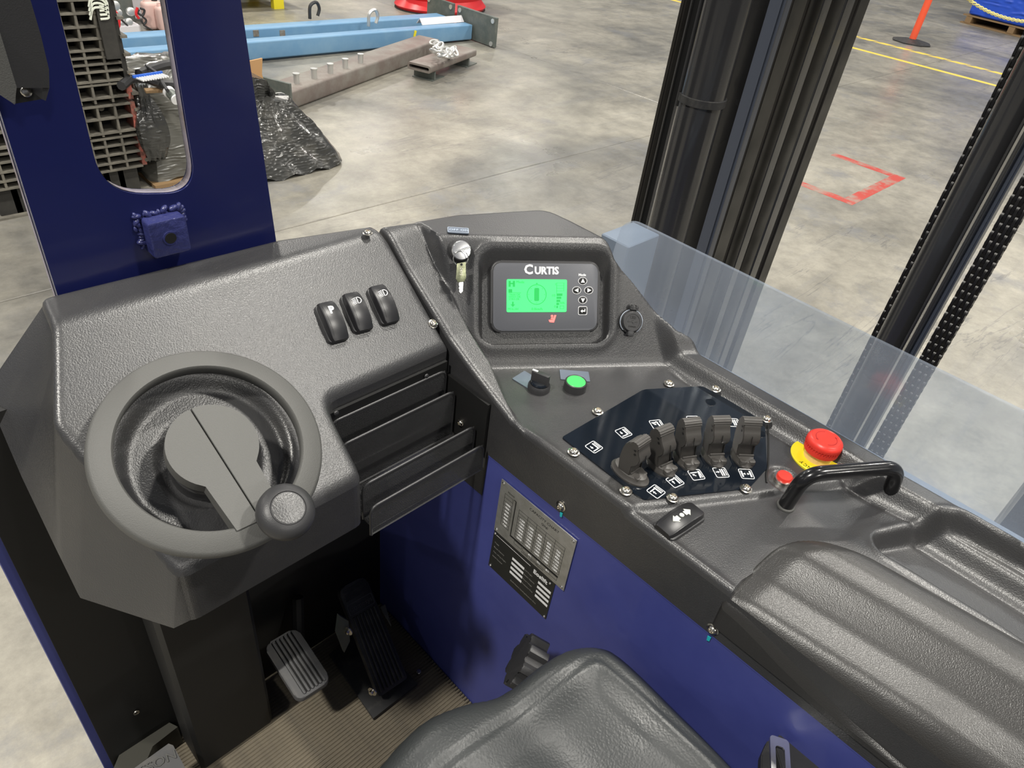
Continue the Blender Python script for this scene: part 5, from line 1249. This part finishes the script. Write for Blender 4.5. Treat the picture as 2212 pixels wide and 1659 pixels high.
# brake pedal
t = thing('brake_pedal', 'square brake pedal with a ribbed dusty rubber pad', 'pedal')
ZB_ = -1.09
cr = [U(*p_, z=ZB_) for p_ in ((572, 1400), (648, 1352), (708, 1470), (640, 1512))]
cr[0][2] += 0; c = sum(cr) / 4; xa = ((cr[1] - cr[0]) + (cr[2] - cr[3])) / 2; ya_ = ((cr[0] - cr[3]) + (cr[1] - cr[2])) / 2
M = frame(c, xa, (0, -.12, 1)); w, h = np.linalg.norm(xa), np.linalg.norm(ya_)
bm = NB(); prism(bm, rrect(w, h, .013, 6), -.012, 0, M, bev=.003); pdl = part('pad', bm, PEDR, t)
for k in range(6):
    bm = NB(); prism(bm, rrect(w * .072, h * .93, .002, 3, -w * .5 + w * (.25 + .118 * k), -h * .0), -.001, .0035, M, bev=.0012); part('pad_rib', bm, PEDR, pdl)
bm = NB(); prism(bm, rrect(w * .66, h * .9, .002, 3, w * .04), -.001, .0004, M); part('groove_bed', bm, DARK, pdl, smooth=0)
bm = NB(); tube(bm, [M @ Vector((0, 0, -.01)), M @ Vector((.02, .03, -.05)), (c[0] + .05, .69, -1.04)], .010, 8); part('pedal_arm', bm, DARK, t)
# accelerator pedal
t = thing('accelerator_pedal', 'long ribbed accelerator treadle with worn lettering', 'pedal')
bl, br = U(818, 1508, z=-1.185), U(882, 1463, z=-1.185); yt = .665
tl2, tr2 = U(738, 1268, y=yt), U(796, 1240, y=yt)
c0 = (bl + br) / 2; c1 = (tl2 + tr2) / 2; yv = c1 - c0; xv = ((br - bl) + (tr2 - tl2)) / 2; n = np.cross(xv, yv)
M = frame(c0, xv, n); 
if (M.inverted() @ Vector(c1)).y < 0: M = M @ R(math.pi)
w = np.linalg.norm(br - bl) * .98; ln_ = (M.inverted() @ Vector(c1)).y; w2 = np.linalg.norm(tr2 - tl2) * .97
bm = NB(); prism(bm, fillet([(-w / 2, 0), (w / 2, 0), (w2 / 2, ln_), (-w2 / 2, ln_)], [.003, .003, .014, .014], 5), -.012, 0, M, bev=.002); tr_ = part('treadle', bm, RUB, t)
for k in range(7):
    f_ = (k + .5) / 7 * 2 - 1
    bm = NB(); prism(bm, [(f_ * w * .44 - .0022, .006), (f_ * w * .44 + .0022, .006), (f_ * w2 * .44 + .0018, ln_ * .72), (f_ * w2 * .44 - .0018, ln_ * .72)], -.0005, .0030, M, bev=.0008); part('treadle_rib', bm, RUB, tr_)
bm = NB(); ring_prism(bm, rrect(w * .84, ln_ * .10, .002, 3, 0, ln_ * .79), rrect(w * .80, ln_ * .088, .002, 3, 0, ln_ * .79), -.0005, .0012, M); text_into(bm, 'Comesys', .0125, M @ T(0, ln_ * .79, .0005), depth=.0006); part('raised_lettering', bm, PEDR, tr_, smooth=0)
for k in range(9):
    bm = NB(); box(bm, (0, ln_ * (.87 + .012 * k), .0008), (w2 * .8, .0012, .0016), M); part('tip_rib', bm, RUB, tr_, smooth=0)
bm = NB(); q = [c0 + np.array(v) for v in ((-.05, -.01, 0), (.045, -.01, 0), (.045, .14, 0), (-.04, .14, 0))]; hexa(bm, [(p_[0], p_[1], MATZ + .002) for p_ in q], [(p_[0], p_[1], MATZ + .008) for p_ in q]); part('base_plate', bm, RUB, t, smooth=0)
q0 = U(735, 1345, z=-1.13); bm = NB(); hexa(bm, [U(px, py, y=.60) for px, py in ((733, 1330), (753, 1342), (756, 1385), (744, 1410), (728, 1368))], [U(px, py, y=.60) + np.array([0, .006, 0]) for px, py in ((733, 1330), (753, 1342), (756, 1385), (744, 1410), (728, 1368))]); part('side_bracket', bm, PLATEM, t, smooth=0)
for px, py, y_ in ((753, 1362, .595), (805, 1493, .53)):
    q = U(px, py, y=y_); bm = NB(); lathe(bm, [(.0085, 0), (.0085, .0015), (.004, .002), (.0038, .006), (0, .0065)], 20, frame(q, (0, 0, 1), (-1, -.3, .1))); part('pivot_bolt', bm, CHROME, t)
q = U(904, 1453, z=MATZ + .002); bm = NB(); cyl(bm, .005, 0, .004, 14, T(*q), bev=.001); part('floor_screw', bm, CHROME, t)
bm = NB(); hexa(bm, [U(px, py, z=-1.10) for px, py in ((822, 1312), (832, 1305), (845, 1350))], [U(px, py, z=-1.10) + np.array([0, 0, -.006]) for px, py in ((822, 1312), (832, 1305), (845, 1350))]); part('return_plate', bm, WHEELM, t, smooth=0)
# left foot switch and ramp at the lower left
bm = NB(); A_ = [U(px, py, z=MATZ + .05) for px, py in ((245, 1660), (275, 1590), (342, 1548), (384, 1570), (330, 1612), (300, 1680))]; hexa(bm, A_, [p_ + np.array([0, 0, -.05]) for p_ in A_]); tag(part('toe_plate', bm, mat('dull_olive_plate', (.035, .034, .026), .6), smooth=0), 'dull dark wedge plate at the lower left corner of the footwell', 'plate')
A_ = [U(px, py, z=MATZ + .10) for px, py in ((286, 1662), (364, 1606), (374, 1610), (402, 1662), (380, 1720), (250, 1720))]
t = thing('foot_switch', 'grey foot switch with raised lettering at the bottom left', 'foot switch')
bm = NB(); hexa(bm, A_, [p_ + np.array([0, 0, -.098]) for p_ in A_]); fs = part('block', bm, PEDR, t, smooth=0)
bm = NB(); a, b = U(318, 1660, z=MATZ + .101), U(366, 1636, z=MATZ + .101); text_into(bm, 'SSON', .020, frame((a + b) / 2, b - a, (0, 0, 1)), depth=.001); part('raised_lettering', bm, WHEELM, fs, smooth=0)
# ================================================================== seat
SZ = -.715
so = [g3(px, py, SZ) for px, py in ((700, 1760), (800, 1655), (905, 1545), (1000, 1500), (1085, 1478), (1180, 1412), (1240, 1382), (1300, 1378), (1350, 1402), (1450, 1500), (1545, 1590), (1640, 1690))]
so = so + [(so[-1][0] - .01, -.35), (so[0][0] - .12, -.35)]
sc_ = np.array(so); 
sm = [tuple(p[:2]) for p in smoothpath([(a, b, 0) for a, b in so[:12]], 4)] + so[12:]
cxm = sm[26] if len(sm) > 26 else sm[0]
inn = fillet([g3(1288, 1418, SZ), g3(1560, 1650, SZ), (so[-2][0] - .07, -.4), (so[-1][0] + .10, -.4), g3(930, 1680, SZ), g3(1090, 1560, SZ)], .015, 4)
def hseat(X, Y):
    d = poly_sdf(X, Y, inn); z = np.full(X.shape, SZ + .004)
    z = z - .010 * sstep(.002, -.035, d) - .0035 * np.exp(-((d - .001) / .004) ** 2)
    z = z - .012 * np.exp(-(((X - .33) / .05) ** 2 + ((Y - .10) / .09) ** 2)) + .004 * np.sin(X * 40 + Y * 20) * np.exp(-((Y - .18) / .08) ** 2)
    return z
t = thing('operator_chair', 'black vinyl operator seat cushion at the bottom', 'seat')
part('cushion', sheet(sm, hseat, .0042, .034, lambda x, y: -.83), SEATM, t)
bm = NB(); prism(bm, [(.12, .20), (.12, -.30), (.44, -.30), (.44, .18)], -1.0, -.80); part('seat_pan', bm, DARK, t, smooth=0)
bm = NB(); box(bm, (.28, -.02, -1.11), (.26, .38, .22)); part('pedestal', bm, DARK, t, smooth=0)
bm = NB(); box(bm, (.45, -.80, -.72), (1.2, .06, 1.05), bev=.01); tag(part('rear_light_block', bm, DARK), 'unseen black wall added behind the operator seat to block light', 'panel')  # out of view, added to keep rear light off the dash front
# adjusting knob
kc = U(1136, 1432, y=.275)
t = thing('adjusting_knob', 'black lobed adjusting knob at the front of the seat', 'knob')
xw = np.array([.75, .25, .55]); KM = frame(kc, (0, 1, 0), (-.45, .75, .35))
bm = NB(); pr = []
for k in range(96):
    a = 2 * math.pi * k / 96; r = .031 + .0040 * math.tanh(3 * math.sin(a * 8)); pr.append((r * math.cos(a), r * math.sin(a)))
prism(bm, pr, -.014, .012, KM, bev=.002); part('knob_body', bm, BLKS, t, smooth=25)
bm = NB(); cyl(bm, .010, -.06, -.012, 16, KM); part('spindle', bm, DARK, t)
# seat belt buckle
t = thing('seat_belt', 'black seat belt webbing with a steel tongue at the bottom', 'seat belt')
def bx_(name, pts, z, th, m, lab=None, par=None):
    A_ = [U(*p_, z=z) for p_ in pts]; bm = NB(); hexa(bm, A_, [p_ + np.array([0, 0, -th]) for p_ in A_]); es = [e for e in bm.edges]; bmesh.ops.bevel(bm, geom=es, offset=.0012, segments=2, affect='EDGES'); return part(name, bm, m, par or t, label=lab)
bx_('buckle_cover', [(1692, 1573), (1806, 1617), (1796, 1668), (1700, 1700), (1672, 1606)], -.70, .022, RUB)
bx_('webbing', [(1800, 1624), (1880, 1662), (1880, 1720), (1780, 1720)], -.71, .003, MATM)
bx_('buckle_side', [(1659, 1598), (1678, 1600), (1672, 1700), (1642, 1700), (1645, 1630)], -.705, .012, RUB)
a, b, c_ = U(1664, 1610, z=-.69), U(1708, 1622, z=-.69), U(1662, 1700, z=-.69)
Mb = frame((U(1686, 1660, z=-.69)), b - a, (0, -.15, 1)); wb = np.linalg.norm(b - a)
bm = NB(); ring_prism(bm, rrect(wb, .060, .004, 5), rrect(wb * .48, .042, .003, 5), -.0012, .0012, Mb); part('steel_tongue', bm, STEEL, t, label='polished steel tongue')

# ================================================================== finish: origins at the base, lift everything to floor level
bpy.context.view_layer.update()
def kids(o):
    for c in o.children: yield c; yield from kids(c)
SHARED = set()
for o in list(COL.objects):
    if o.parent is None and o.type in ('EMPTY', 'MESH'):
        if o.type == 'MESH':
            P = np.array([v.co[:] for v in o.data.vertices]); c = Vector(((P[:, 0].min() + P[:, 0].max()) / 2, (P[:, 1].min() + P[:, 1].max()) / 2, P[:, 2].min()))
            o.data.transform(T(*-c)); o.location = c
            for ch in o.children: ch.location = ch.location - c
        elif not o.get('placed'):
            Ps = []
            for ch in kids(o):
                if ch.type == 'MESH': mw = ch.matrix_world; Ps += [mw @ Vector(b_) for b_ in ch.bound_box]
            P = np.array([p[:] for p in Ps]); c = Vector(((P[:, 0].min() + P[:, 0].max()) / 2, (P[:, 1].min() + P[:, 1].max()) / 2, P[:, 2].min()))
            if o.name.startswith('floor') and o.get('kind') == 'structure': c = Vector((0, 0, GZ))
            o.location = c
            for ch in o.children: ch.location = ch.location - c
        if 'placed' in o: del o['placed']
        o.location.z += EYE
